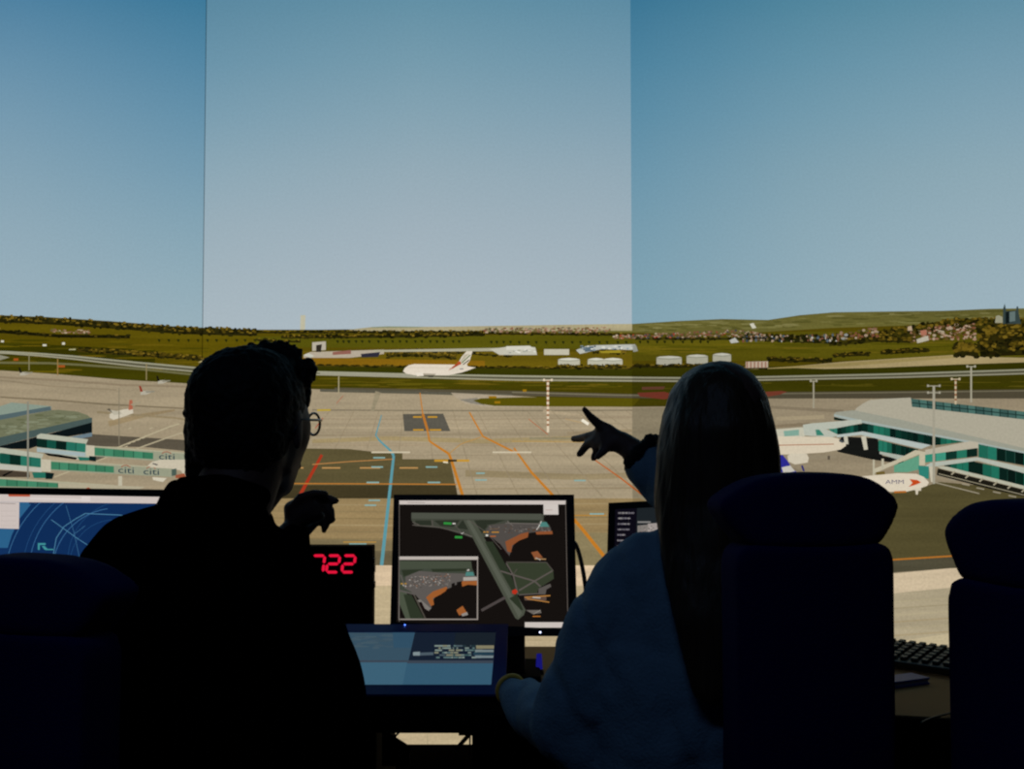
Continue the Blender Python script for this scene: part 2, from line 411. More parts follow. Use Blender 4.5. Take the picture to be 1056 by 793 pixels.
pn.specks(vil, [(940, 342), (975, 335), (1006, 334)], [(940, 353), (975, 350), (1006, 350)], 210, 1.9, 1.3, ['#b59078', '#a3765c', '#c0a48c', '#84523a', '#b9a98e', '#6f5230', '#4c4018', '#5a4a20', '#3a330f'])
pn.poly(vil, [(945, 350), (957, 346), (958, 351), (946, 354)], '#c9c2ae'); pn.poly(vil, [(936, 337), (940, 336), (941, 341), (936, 341)], '#c9b093')
pn.poly(vil, [(949, 341), (955, 340), (956, 345), (950, 346)], '#bd7a63')
# church with grey towers
ch = pn.part('church', PM, 'grey church with two thin spires on the ridge')
pn.poly(ch, [(1034, 334), (1034.6, 318), (1036, 313), (1037.2, 318), (1037.5, 321), (1048, 320), (1048.5, 316), (1050, 316), (1050.5, 323), (1053, 334)], '#3b4a48')
pn.poly(ch, [(1040, 322), (1047, 321), (1047, 331), (1041, 332)], '#6d7f7c'); pn.poly(ch, [(1037, 322), (1041, 321), (1041, 333), (1037, 334)], '#141d1d')
pn.poly(ch, [(1026, 333), (1027, 326), (1030, 325), (1034, 327), (1034, 333)], '#a9a78c')
# low white buildings
lowb = pn.part('building_details', PM); lowb.kind = 'stuff'
W = '#c3bba6'
for p, c in (([(204, 374), (216, 367), (226, 365), (233, 367), (228, 371), (215, 374)], '#b9a976'), ([(214, 369), (226, 365), (233, 367), (225, 370)], '#bfc2bb'),
  ([(313, 366), (320, 363), (396, 360.5), (396, 365), (360, 369), (313, 369)], '#b3a793'), ([(322, 353), (336, 352), (336, 361), (322, 362)], '#b5ad9b'), ([(326, 356), (332, 355), (331, 363), (326, 363)], '#2f2a22'),
  ([(343, 363), (362, 361), (362, 365), (343, 366)], '#8f5f52'), ([(372, 365), (392, 363), (390, 368), (373, 368.5)], '#2d2c39'), ([(313, 366), (318, 364), (324, 367), (320, 369)], '#c3c2b4'), ([(385, 361), (528, 358.5), (528, 362), (385, 363)], '#aca890'),
  ([(505, 360), (520, 358), (528, 357), (552, 358), (554, 366), (515, 366)], '#c2bfae'), ([(522, 357), (546, 356.5), (552, 360), (522, 361)], '#d2cfc0'), ([(561, 360), (587, 360), (587, 366), (561, 366)], '#c0bba6'),
  ([(594, 361), (604, 357), (614, 356), (655, 355), (656, 361), (620, 360), (598, 365)], '#b9bbb2'), ([(603, 358), (612, 357), (612, 362), (603, 363)], '#5b6b74'), ([(618, 362), (640, 361), (640, 364), (620, 364)], '#9b8a26'),
  ([(653, 356), (656, 356), (658, 362), (653, 363)], '#a3a59a'), ([(773, 334), (777, 333), (780, 338), (776, 339)], '#e0dcc8'), ([(752, 351), (758, 348), (762, 353), (754, 354)], '#c8c9c0'),
  ([(1, 351), (4, 351), (4, 353), (1, 353)], '#d5d2c0'), ([(44, 355), (48, 355), (48, 357), (44, 357)], '#d5d2c0'), ([(64, 353), (67, 353), (67, 355.5), (64, 355.5)], '#d5d2c0'), ([(71, 360), (78, 359.5), (78, 361), (71, 361)], '#b5b087')):
    pn.poly(pn.part('low_building', PM), p, c)
pn.specks(lowb, [(524, 359), (553, 361)], [(524, 364), (553, 364)], 14, 2, .8, ['#8c8f86', '#a7a48f', '#e2dfd2'])
pn.specks(lowb, [(598, 357), (655, 357)], [(598, 361), (655, 361)], 26, 1.6, .8, ['#8897a0', '#6e7c85', '#dad8cc', '#4d5b66'])
# antenna tower
ant = pn.part('antenna_tower', PM, 'pale yellow lattice tower above the horizon')
pn.poly(ant, [(309.5, 340), (310, 325), (315, 325), (314.5, 340)], '#bcb8a0')
# storage tanks
for (xa, xb, yt, yb) in ((575.5, 598, 369.5, 377.5), (606, 624, 369.5, 377.5), (622, 642, 369.5, 378), (677, 703, 367.5, 377), (708, 730, 366, 376), (735, 754, 364.5, 374)):
    tk = pn.part('storage_tank', PM, 'round white storage tank')
    m = (xa+xb)/2
    pn.poly(tk, [(xa, yb-1.5), (xa, yt+1.2), (xa+3, yt+.2), (m, yt-.5), (xb-3, yt+.2), (xb, yt+1.2), (xb, yb-1.5), (m, yb)], '#b9b6a2')
    pn.poly(tk, [(xa+.5, yt+1.2), (xa+4, yt+.1), (m, yt-.4), (xb-4, yt+.1), (xb-.5, yt+1.2), (m, yt+2)], '#d4d2c2')
    pn.poly(tk, [(xa, yt+1.6), (m, yt+2.4), (xb, yt+1.6), (xb, yt+2.4), (m, yt+3.2), (xa, yt+2.4)], '#9a9a88')
belt(574, 600, [(574, 376), (600, 376.5)], 2.6, 28, 2, 1, .8, '#4b4012'); belt(604, 645, [(604, 376.5), (645, 376)], 2.6, 44, 2, 1, .8, '#4b4012'); belt(675, 757, [(675, 376), (757, 374.5)], 2.6, 60, 2, 1, .6)
st = pn.part('striped_container', PM, 'pink and white striped container')
pn.poly(st, [(769, 373), (792, 372.5), (792, 379), (769, 379.5)], '#cdbaa2'); pn.bump()
for i in range(6): pn.poly(st, [(769.6+i*3.8, 373.2), (771.4+i*3.8, 373), (771.4+i*3.8, 379.2), (769.6+i*3.8, 379.3)], '#a8806c', layer=False)
# ---- runway and taxiways
rw = pn.part('runway', PM, 'grey runway strip with pale edges')
rt = [(-420, 352), (0, 361.5), (60, 365), (130, 372), (208, 379), (264, 381), (330, 382.7), (420, 385), (528, 387), (652, 388.5), (720, 389), (792, 387.8), (920, 385), (1056, 380.5), (1560, 362)]
rb = [(-420, 354), (0, 364.5), (60, 369), (130, 377.5), (208, 384.5), (264, 386), (330, 387), (420, 389.5), (528, 392.6), (652, 393.5), (720, 394), (792, 392.5), (920, 390), (1056, 386), (1560, 368)]
G = 60
T = sub(rt, -420, 1560, G); B = sub(rb, -420, 1560, G)
pn.strip(rw, T, B, '#5b5844')
pn.strip(rw, T, off(T, 1.7), '#a09e86'); pn.strip(rw, off(B, -1.5), B, '#a09c84')
pn.strip(rw, sub(rt, 330, 430, 6, 1.5), sub(rb, 330, 430, 6, -1), '#9a9784')
tw = [(-420, 366), (0, 374), (60, 374.5), (140, 380), (208, 387)]
pn.strip(rw, sub(tw, -420, 208, 20, -1), sub(tw, -420, 208, 20, 1.2), '#6f6c48')
pn.poly(rw, [(-60, 365), (0, 366), (10, 368.5), (0, 371.5), (-60, 372)], '#8f8c78')
t2 = [(528, 403.5), (652, 407), (792, 405), (900, 404), (1056, 402), (1560, 395)]
t2 = [(330, 400), (440, 402)]+t2
pn.strip(rw, sub(t2, 345, 1560, 40, -.6), sub([(330, 402), (440, 404.5), (528, 408), (652, 410.5), (792, 412), (1056, 411.5), (1560, 408)], 345, 1560, 40), '#554e3c')
pn.strip(rw, sub(t2, 528, 1560, 30, .4), sub(t2, 528, 1560, 30, 1.6), '#7a735c')
band(480, 652, [(480, 409), (652, 412)], [(480, 419.5), (652, 419.5)], '#5e611b')
band(652, 700, [(652, 413), (700, 413)], [(652, 419), (700, 419)], '#4d5018')
pn.poly(rw, [(662, 399), (686, 398.5), (684, 401.5), (662, 402)], '#66402f')
pn.poly(rw, [(657, 405), (685, 404), (700, 408), (685, 412), (660, 409)], '#78382a')
pn.poly(rw, [(789, 404), (806, 403), (812, 404), (804, 407), (792, 409)], '#7c3f2e')
pn.poly(rw, [(14, 369.5), (19, 369.5), (19, 372), (14, 372)], '#a4531e'); pn.poly(rw, [(60, 376.5), (67, 376.5), (67, 379), (60, 379)], '#a4531e')
# ---- apron
ap = pn.part('apron', PM_GROUND, 'tan concrete apron with slab joints and stains')
AT = [(-420, 372), (0, 382), (60, 386), (125, 391.5), (195, 395.5), (264, 399), (330, 401.5), (440, 403.5), (528, 419), (652, 419.5), (700, 419), (720, 412), (792, 411), (1056, 411), (1560, 408)]
AC = '#a4957a'
AX = sorted(set([x for x, _ in AT]+list(range(-400, 1560, 60))))
ATT = [(x, yline(AT, x)) for x in AX]
pn.strip(ap, ATT, [(x, 640) for x, _ in ATT], AC)
pn.strip(ap, [(440, 404), (528, 407)], [(440, 420), (528, 420)], AC)
pn.strip(ap, sub([(330, 401.5), (440, 404), (528, 407)], 330, 528, 8, -.5), sub([(330, 401.5), (440, 404), (528, 407)], 330, 528, 8, 2.5), '#5e5a4b')
# green island with pale kerb
pn.poly(ap, [(465, 405), (528, 408), (560, 410), (560, 420), (500, 419.5), (480, 416), (470, 410)], '#a99b84'); pn.poly(ap, [(473, 412), (492, 410.3), (500, 418), (486, 416)], '#837d70')
gi = pn.part('grass_island', PM, 'green grass island on the apron')
pn.poly(gi, [(488, 413), (496, 410.8), (540, 409.5), (660, 411), (652, 419.6), (510, 418.6), (496, 416.5)], '#5e611b')
pn.poly(gi, [(504, 408.5), (512, 408.5), (512, 410.6), (504, 410.6)], '#a58a24'); pn.poly(gi, [(510, 413.8), (516, 413.8), (516, 416), (510, 416)], '#a58a24'); pn.poly(gi, [(539, 401.5), (543, 401.5), (543, 404), (539, 404)], '#a58a24')
# stains
def stain(pts, w, c, w2=None): pn.line(ap, pts, w, c, w2)
stain([(-60, 386), (60, 392), (125, 397), (200, 399)], 2.2, '#93836a'); stain([(0, 409.5), (60, 413), (110, 417), (205, 422)], 1.6, '#7f725a')
stain([(0, 392), (50, 398), (120, 402)], 1.5, '#97886e'); stain([(112, 437), (150, 428), (180, 423)], 6, '#9a8766', 2); stain([(100, 425), (180, 431), (200, 434)], 2, '#958566')
stain([(322, 422.8), (440, 423.4), (528, 423.6), (652, 423)], 1.2, '#7f745e'); stain([(322, 455), (400, 452), (500, 455), (652, 450)], 4, '#9f8d66', 5)
stain([(546, 452), (652, 452.5)], 2, '#8d8468'); stain([(585, 447), (652, 444)], 3, '#9b8a6c'); stain([(480, 488), (600, 492), (700, 488)], 7, '#968666', 5)
stain([(390, 404), (384, 424)], 6, '#958a70', 3); stain([(560, 424), (610, 430)], 3, '#b09f82')
stain([(653, 430), (690, 424)], 5, '#7e755f', 3)
for y, c in ((432, '#9c8c72'), (441, '#ad9d80'), (449, '#998a6f'), (459, '#a08f74'), (505, '#98886b'), (520, '#a2916f'), (534, '#8f7f60'), (548, '#a5946f'), (560, '#80714f')):
    stain([(322, y), (480, y+rnd.uniform(-1, 1)), (660, y+rnd.uniform(-2, 2))], 1.5, c)
jt = '#95866c'
pn.bump()
for i in range(16):       # slab joints running away
    x = 330+i*22
    pn.line(ap, [(x+(x-430)*.16, 424), (x+(x-430)*.95, 512)], .7, jt, 1.1, layer=False)
pn.bump()
for y in (429, 437, 446, 457, 469, 483, 499, 517, 538): pn.line(ap, [(322, y), (660, y+(1 if y > 440 else 0))], .5, jt, layer=False)
# right screen apron shading of the concrete itself
pn.poly(ap, [(652, 421), (700, 420), (700, 560), (652, 560)], '#968a70')
stain([(795, 420), (870, 424)], 3, '#90826a'); stain([(800, 432), (850, 430)], 4, '#b3a384'); stain([(795, 440), (835, 437)], 3, '#94846a')
# asphalt patches and a painted terminal shadow
asp = pn.part('asphalt', PM_GROUND, 'dark asphalt roadway on the apron')
pn.poly(asp, [(415.5, 427), (457, 426.5), (464.5, 444.6), (417, 444.6)], '#58544a')
pn.poly(asp, [(264, 462), (320, 462.5), (360, 463), (386, 466), (415, 467), (415, 473.5), (464, 473.5), (472.5, 514), (264, 514)], '#5a5134')
pn.poly(asp, [(264, 500.5), (470, 500.5), (472.5, 514), (264, 514)], '#3f3722')
pn.poly(asp, [(85, 447), (130, 450), (195, 454), (220, 458), (220, 468), (150, 461), (85, 460)], '#5b5345')
pn.poly(asp, [(90, 470), (120, 466), (100, 476)], '#5e564a')
pn.poly(asp, [(868, 450), (905, 452), (910, 470), (926, 473), (940, 480), (900, 474), (864, 466), (862, 462)], '#191a18')  # shadow under the terminal, painted into the picture's ground
pn.poly(asp, [(926, 507), (950, 503), (968, 497), (1100, 508), (1300, 520), (1560, 560), (1560, 585), (1056, 583), (980, 586), (900, 592), (860, 594), (860, 520)], '#5c5433')
pn.poly(asp, [(912, 577), (980, 572), (1100, 568), (1560, 570), (1560, 583), (1056, 583), (980, 586), (900, 592), (880, 594)], '#57523f')
# lower apron to the bottom edge
pn.poly(ap, [(264, 514), (473, 514), (660, 514), (700, 530), (700, 566), (264, 566)], '#957f58')
pn.poly(asp, [(380, 566), (410, 566), (410, 584), (300, 584), (300, 566)], '#655a42')
for k_ in range(6): stain([(264, 520+k_*7), (430, 521+k_*7), (660, 519+k_*7)], 1.3, rnd.choice(['#9c8863', '#87744f', '#a08c66', '#8d7a55']))
pn.poly(ap, [(264, 555), (410, 557), (410, 568), (264, 568)], '#7d6f50')
pn.poly(ap, [(560, 548), (660, 550), (660, 583), (560, 583)], '#877a58')
pn.poly(ap, [(-420, 583), (652, 583), (652, 606), (-420, 606)], '#d6be9d')
pn.poly(ap, [(-420, 604), (652, 604), (652, 820), (-420, 820)], '#bcaa87')
pn.poly(ap, [(652, 612), (915, 592), (980, 586), (1560, 575), (1560, 620), (980, 606.5), (915, 613), (652, 640)], '#e5d0ae')
pn.poly(ap, [(652, 640), (915, 612.5), (980, 606), (1560, 560), (1560, 820), (652, 820)], '#bfb192')
pn.poly(ap, [(652, 690), (915, 663), (980, 653), (1560, 600), (1560, 612), (980, 664), (915, 670), (652, 698)], '#d0c09c')
pn.poly(ap, [(440.6, 740), (441.2, 740), (441.2, 800), (440.6, 800)], '#9c9070')
for k_ in range(7): stain([(385, 612+k_*8), (652, 612.5+k_*8)], 1.2, rnd.choice(['#c2b08c', '#b3a17e', '#b8a683']))
for k_ in range(6): stain([(900, 622+k_*7), (1000, 615+k_*7)], 1.5, rnd.choice(['#c3b593', '#b3a585', '#b9a783']))
# painted lines
OR, RD, BL, WH, YE = '#c07a26', '#a5341d', '#5b96a0', '#cbbfa4', '#c3922c'
def L(pts, w, c, w2=None): pn.line(pn.part('painted_line', PM), pts, w, c, w2)
L([(433, 405), (436, 427), (441, 445), (443, 455), (452, 461), (463, 468), (466, 476), (479, 517)], .9, OR, 3.2)
L([(436, 427), (441, 444)], 2.6, '#b8742c')
for xa, xb, y in ((426, 435, 430), (441, 451, 430), (426, 437, 443.3), (443, 455, 443.3)): L([(xa, y), (xb, y)], 1.6, YE)
L([(484, 425), (498, 450), (530, 466)], 1.4, OR, 2)
L([(498, 450), (475, 458), (463, 468)], .9, '#b48a4c')
L([(530, 462), (548, 487), (575, 516), (600, 545), (632, 585)], 1.8, OR, 4)
L([(393.5, 428), (387.5, 449), (391, 454), (403, 465), (406, 470), (401, 515), (393.5, 583)], .9, BL, 3.6)
L([(332, 469), (308, 513)], 2.8, RD, 3.6); L([(333, 431), (325, 442)], .8, RD); L([(354, 408), (347, 416)], .6, '#a85b3c')
L([(322, 479), (360, 476), (405, 473.5)], .9, '#b7824a'); L([(264, 498.5), (390, 499), (471, 499.5)], 1.2, '#b87832')
for xa, xb in ((310, 313), (332, 351), (371, 392), (412, 431)): L([(xa, 482.5), (xb, 482.5)], 1.5, '#b98d55')
L([(448, 475), (462, 475)], 2.2, YE); L([(462, 475), (471, 475)], 2.2, '#2e2414'); L([(471, 475), (484, 475)], 2.2, YE); L([(457, 476.5), (462, 477)], 1.4, '#e8ddc0')
for x, y, w in ((385, 472, 12), (383, 481.6, 12), (439, 481.6, 12), (378, 497.5, 13), (441, 497.5, 13), (491, 488, 9), (380, 516, 12), (376, 521, 12), (490, 495, 12), (592, 495.5, 12), (608, 530, 15), (360, 561, 18)): L([(x, y), (x+w, y)], 1.5, '#86aba7')
L([(383, 466.4), (423, 466.4)], 1.7, WH); L([(508, 466.4), (548, 466.4)], 1.7, WH)
L([(545, 432), (565, 448)], .7, '#b0643f'); L([(613, 474), (640, 493), (666, 513)], 1.2, '#b5622c', 1.8)
L([(528, 455), (600, 456), (640, 456)], .8, '#b6914f'); L([(590, 531.5), (625, 531.5)], 1, '#b5802f'); L([(354, 559), (388, 559)], 1.1, '#b58a3f')
L([(327, 423), (341, 422.8)], 1.8, '#b59a2f'); L([(900, 578.5), (980, 573.5), (1100, 569), (1560, 562)], 1.8, '#c07a2e')
L([(583, 432), (600, 436)], .8, '#b4986b'); L([(600, 433), (607, 437.5)], 3, '#ece4d0')
L([(120, 462), (175, 440), (185, 437)], 1.4, '#b9ad8e'); L([(140, 463), (185, 447), (200, 445)], 1.4, '#b3a78a'); L([(98, 476), (125, 466)], 1.3, '#b9ad8e'); L([(56, 492), (72, 486)], 1.3, '#b9ad8e')
for x, y in ((133, 458), (138, 456), (143, 454), (148, 452), (134, 442), (156, 442), (130, 461)): L([(x-1.5, y), (x+1.5, y-1)], 1.1, '#b9ad8e')
for x, y in ((965, 490), (978, 494), (992, 499), (1007, 503), (1024, 507), (1040, 511)): L([(x, y), (x+8, y+1.6)], 1.3, '#a79d86')
L([(962, 497), (1010, 509)], 1.2, '#a79d86')
# ---- hangar at the left
hg = pn.part('hangar', PM, 'grey curved roof hangar beyond the walkways')
pn.poly(hg, [(-300, 455), (0, 419), (12, 415), (53, 419), (52.5, 423), (30, 426), (0, 433), (-300, 480)], '#8b9a8c')
pn.poly(hg, [(-300, 475), (0, 428), (52, 419), (53, 423), (30, 427), (0, 433.5), (-300, 492)], '#55676a')
pn.poly(hg, [(-300, 490), (0, 433), (53, 423), (60, 422.5), (80, 424.5), (90, 428), (95, 432), (95, 436), (-300, 520)], '#74775c')
pn.specks(hg, [(0, 436), (60, 424), (85, 428)], [(0, 450), (60, 440), (85, 433)], 60, 6, 1.2, ['#7f8368', '#6a6e54', '#858a70', '#65694c'])
pn.poly(hg, [(-300, 512), (0, 451), (95, 430.5), (95, 436.5), (50, 447), (0, 460), (-300, 530)], '#4a5b58')
pn.poly(hg, [(-300, 528), (0, 460), (50, 447.5), (95, 435.5), (95, 446), (60, 452), (30, 463), (0, 463), (-300, 560)], '#0d1618')
pn.poly(hg, [(70, 451), (95, 446), (95, 450), (80, 453)], '#6c808a')
# ---- glazed walkways left
DG = ['#0c2a22', '#0f3a2f', '#0a211c']; TG = ['#27705e', '#2c7763', '#236656']
def glazing(part, q, n, cols, rows=1, bar='#0b1f19', bw=.5):
    """glass strip in quad TL,TR,BR,BL split in n panes"""
    tl, tr, br_, bl_ = q
    def at(u, v):
        a = mixc(tl, tr, u); b = mixc(bl_, br_, u); return mixc(a, b, v)
    pn.bump()
    for i in range(n):
        pn.poly(part, [at(i/n, 0), at((i+1)/n, 0), at((i+1)/n, 1), at(i/n, 1)], cols[i % len(cols)], layer=False)
    pn.bump()
    for i in range(1, n):
        pn.line(part, [at(i/n, 0), at(i/n, 1)], bw, bar, layer=False)
    for j in range(1, rows): pn.line(part, [at(0, j/rows), at(1, j/rows)], bw, bar, layer=False)
w1 = pn.part('glazed_walkway', PM, 'upper green glazed walkway')
pn.poly(w1, [(38, 449), (42, 447), (91, 453), (89, 457.5), (89, 469), (94, 471), (80, 474), (38, 464.5)], '#b7b9a6')
glazing(w1, [(38, 452), (88.5, 457.5), (88, 466.5), (38, 461)], 5, [DG[0], '#145042', DG[2], TG[0], TG[1]])
pn.poly(w1, [(38, 462), (88, 467), (88, 471), (38, 466)], '#a5b5b5'); pn.poly(w1, [(45, 467), (60, 468.5), (80, 472), (78, 474), (50, 470)], '#0c0e0c'); pn.poly(w1, [(80, 471), (95, 472), (95, 475), (82, 475)], TG[0]); pn.poly(w1, [(92, 470), (99, 471), (99, 476), (92, 475)], '#0a1f1f')
w2 = pn.part('glazed_walkway', PM, 'lower green glazed walkway')
pn.poly(w2, [(-120, 448), (0, 461.5), (45, 468), (43, 473), (43, 486), (-120, 470)], '#b7b9a6')
glazing(w2, [(-118, 455), (42, 473), (42, 482), (-118, 462)], 14, [TG[0], TG[1], '#0f4034', TG[0], DG[0], DG[1], TG[2]], bw=.4)
glazing(w2, [(0, 467), (42, 472.5), (42, 482), (0, 478)], 4, ['#145042', DG[0], TG[1], TG[0]])
pn.poly(w2, [(-60, 474), (0, 479), (43, 483), (43, 487), (0, 484), (-60, 482)], '#c0bfb2'); pn.poly(w2, [(-30, 484), (8, 485), (30, 487), (31, 492), (-30, 492)], '#4a4034')
pn.poly(w2, [(2, 490), (14, 484.5), (12, 487), (4, 491.5)], '#0b0c0b'); pn.poly(w2, [(33, 487), (48, 487), (48, 493), (35, 493)], TG[0]); pn.poly(w2, [(47, 487), (56, 488), (54, 494), (47, 494)], '#0a1f1f')
def vglaze(part, top, bot, n, cols, bar='#1c4a3c', bw=.35, rows=1):
    xa, xb = top[0][0], top[-1][0]; pn.bump()
    xs2 = [xa+(xb-xa)*i/n for i in range(n+1)]
    for i in range(n):
        a, b = xs2[i], xs2[i+1]; pn.poly(part, [(a, yline(top, a)), (b, yline(top, b)), (b, yline(bot, b)), (a, yline(bot, a))], cols[i % len(cols)], layer=False)
    pn.bump()
    for a in xs2[1:-1]: pn.line(part, [(a, yline(top, a)), (a, yline(bot, a))], bw, bar, layer=False)
def bridge(label, box1, seg, grey, n, citis):
    b = pn.part('jet_bridge', PM, label)
    (xa, ya, xb, yb), (x0, y0a, y0b, x1, y1a, y1b), (x2, y2a, y2b) = box1, seg, grey
    pn.poly(b, [(x0, y0a-1.5), (x2, y2a-1.5), (x2, y2b+1), (x0, y0b+1)], '#9b9e86')
    pn.poly(b, [(x0, y0a-1.8), (x2, y2a-1.8), (x2, y2a-.4), (x0, y0a-.4)], '#b3ae92')
    glazing(b, [(x0, y0a), (x1, y1a), (x1, y1b), (x0, y0b)], n, ['#3f8160', '#468a69', '#3a7a5b'], bar='#1f4b38', bw=.7)
    pn.poly(b, [(xa, ya), (xb, ya+.6), (xb, yb+.6), (xa, yb)], '#c7bfa8')
    for (cx, cy) in citis:
        text(pn, b, 'citi', cx-8, cy+2.6, cx+8, cy+3.3, 6, '#1d3a47')
        pn.line(b, [(cx-5, cy-3.2), (cx-3, cy-4.8), (cx+.5, cy-5.2), (cx+3, cy-4.3), (cx+4.5, cy-3)], .8, '#a0492c')
    return b
b1 = bridge('upper green jet bridge with citi advert', (89, 459, 97.5, 470), (97, 461.5, 469.5, 158, 467, 473.5), (194, 468.5, 477), 6, [(172, 471)])
b2 = bridge('lower green jet bridge with two citi adverts', (42.5, 473.5, 52.5, 486), (52, 476, 484, 117.5, 481, 487.5), (178, 484, 491), 7, [(130, 485), (156, 486.5)])
b3 = bridge('lowest green jet bridge', (-20, 484, -14, 493), (-14, 493, 501, 70, 499, 503), (118, 502, 505), 8, [])
pn.poly(b3, [(122, 491), (126, 491), (126, 503), (122, 503)], '#c3bca4'); pn.poly(b3, [(60, 498), (150, 502), (140, 506), (60, 506)], '#b5ac92'); pn.poly(b3, [(88, 504), (91, 502.5), (94, 504), (94, 507), (88, 507)], '#a4492a')
# ---- aircraft on the left screen
def plane_small(label, x, y, s, tail):
    a = pn.part('airliner', PM, label)
    pn.poly(a, [(x-s, y+.6*s), (x-s*.9, y), (x, y-.1*s), (x+s*.7, y-.05*s), (x+s*.8, y+.2*s), (x, y+.55*s)], '#b6b09d')
    pn.poly(a, [(x-.2*s, y), (x+1.4*s, y-.1*s), (x+1.3*s, y+.15*s), (x, y+.25*s)], '#8f8a7a')
    pn.poly(a, [(x-s, y+.1*s), (x-1.25*s, y-.9*s), (x-.95*s, y-.9*s), (x-.6*s, y+.05*s)], tail)
    return a
plane_small('small grey aircraft with dark tail at far left', 26, 384, 5.5, '#161410')
plane_small('small grey aircraft with dark tail beside a mast', 168, 392.5, 5.5, '#161410')
plane_small('small aircraft with red tail', 151, 403.5, 6.2, '#8f2f1c')
a4 = pn.part('airliner', PM, 'small white aircraft with pinkish red tail')
pn.poly(a4, [(113, 431), (113, 427), (118, 424.5), (128, 422), (137, 421.5), (137.5, 426), (128, 429.5), (117, 433)], '#d2c9b4')
pn.poly(a4, [(111, 423), (113, 422.5), (124, 424.5), (126, 427), (118, 428)], '#bdb6a2'); pn.poly(a4, [(132.5, 423), (133.5, 412.5), (136.5, 412.5), (137, 422)], '#b0664d'); pn.poly(a4, [(134, 417), (144, 414), (146, 415), (138, 419)], '#a3987e'); pn.poly(a4, [(113, 421), (116, 426), (110, 422)], '#5a5244')
a5 = pn.part('airliner', PM, 'white airliner parked at the upper jet bridge, its tail hidden')
pn.poly(a5, [(152, 480.5), (157, 476), (166, 474), (200, 474), (200, 492), (189, 489), (186, 485), (175, 483), (156, 482)], '#cdc3ac')
pn.poly(a5, [(158, 477.5), (163, 479), (162, 480), (157, 478.4)], '#3f4247'); pn.poly(a5, [(177, 484), (182, 483), (182, 490), (177, 491)], '#4e5f55'); pn.poly(a5, [(157, 492), (172, 493), (168, 497), (158, 495)], '#d6ceb8'); pn.poly(a5, [(181, 490), (190, 488), (192, 493), (181, 493)], '#a0563a')
# ---- big taxiing airliner
a6 = pn.part('airliner', PM, 'large white double deck airliner with red and green striped tail')
pn.poly(a6, [(415.6, 383), (417.5, 379.5), (421.5, 376.6), (427, 375.4), (468, 376), (476, 376.3), (486.5, 378.5), (491, 378.8), (484, 381.5), (476, 384.2), (462, 387), (428, 387), (419, 385.3)], '#e0d4c2')
pn.poly(a6, [(462, 383), (470, 379), (476, 368), (481, 362.3), (487.3, 362), (484.5, 372), (481.5, 375.5), (482.5, 379.5), (470, 383)], '#d9cfbc')
pn.poly(a6, [(462, 382), (472.5, 373.5), (476, 375), (467, 380)], '#a5482c'); pn.poly(a6, [(475, 372), (479, 366), (484, 364.5), (480, 369), (475.5, 374)], '#b9b09a'); pn.line(a6, [(476, 374.5), (485, 366)], 1, '#4d6a35'); pn.line(a6, [(477.5, 376), (484, 371)], 1, '#3a3a30'); pn.poly(a6, [(472, 373), (475, 372.5), (475.5, 376), (472, 376)], '#b5502a')
for q in ([(428, 384.5), (436, 384), (437, 387.5), (430, 388)], ): pn.poly(a6, q, '#e6dccb')
pn.poly(a6, [(436, 385), (450, 385.5), (448, 387), (437, 387)], '#a59b88'); pn.poly(a6, [(441, 387.5), (447, 387), (447, 389), (442, 389)], '#35322a'); pn.line(a6, [(474, 380.6), (478, 380.4)], .9, '#6d6a74'); pn.line(a6, [(420, 379), (466, 379.3)], .5, '#c9bca8')
# ---- terminal at the right
tm = pn.part('terminal_building', PM, 'white roofed terminal with green glass facade')
def TP(pts, c): pn.poly(tm, pts, c, g=1/.78)
TP([(880, 426), (883, 421), (890, 416), (897, 412.5), (912, 411.3), (939, 410), (946, 419), (1056, 432), (1300, 470), (1300, 530), (1056, 468), (970, 450), (880, 428)], '#aba592')
TP([(860, 427), (862, 425), (880, 423), (930, 433), (1056, 462), (1300, 522), (1300, 530), (1056, 467.5), (1010, 456), (889, 436), (870, 433), (860, 429)], '#98998a')
TP([(860, 427), (889, 433.5), (1056, 465.5), (1300, 525), (1300, 528), (1056, 467.5), (889, 436), (860, 429.5)], '#9faaa4')
glazing(tm, [(939.5, 411), (1056, 424.5), (1056, 432.5), (940.5, 419.5)], 14, ['#476a63', '#527a71', '#3f605a'], rows=2, bar='#16302c', bw=.9)
glazing(tm, [(1056, 424.5), (1250, 449), (1250, 458), (1056, 432.5)], 20, ['#476a63', '#527a71'], rows=2, bar='#16302c', bw=.9)
TP([(860, 430), (874, 433), (868, 434), (860, 433)], '#0a2019')
GG = ['#17352a', '#0b1d18', '#0d2620', '#0a1a15']
vglaze(tm, [(889, 436), (926, 443), (993, 455.5)], [(889, 447), (926, 454), (950, 459.5), (967, 459), (993, 455.8)], 18, [DG[0], '#12453a', '#257a63', '#257a63', '#206b57', DG[2], DG[1], '#0d3028', DG[0], DG[2], DG[1], DG[0], DG[2], DG[0], '#1f6a55', '#237a62', '#1f6a55', '#1b5f4c'], bar='#17382f', bw=.35)
TP([(862, 446.5), (888, 444.5), (960, 459), (950, 463), (888, 448.5), (863, 451)], '#b0bab4')
vglaze(tm, [(906, 453.5), (926, 458.5), (947, 463.3)], [(906, 465), (926, 470), (936, 470), (947, 463.8)], 9, ['#2a7f68', '#2a7f68', '#1f6652', DG[0], DG[1], DG[0], DG[2], DG[0], DG[1]])
TP([(907, 465.5), (935, 470.5), (926, 474), (907, 468)], '#a9aea2')
TP([(870, 450), (874, 449.5), (875, 458), (871, 458)], '#c0bba8'); TP([(888, 450), (893, 449.5), (895, 463.5), (891, 464)], '#c3bda8')
vglaze(tm, [(855, 442), (889, 437)], [(855, 443), (862, 448.5), (889, 445)], 8, ['#3f8a76', '#3f8a76', DG[0], DG[1], '#16503f', '#1b5f4e', DG[1], DG[2]], bar='#1b3a30')
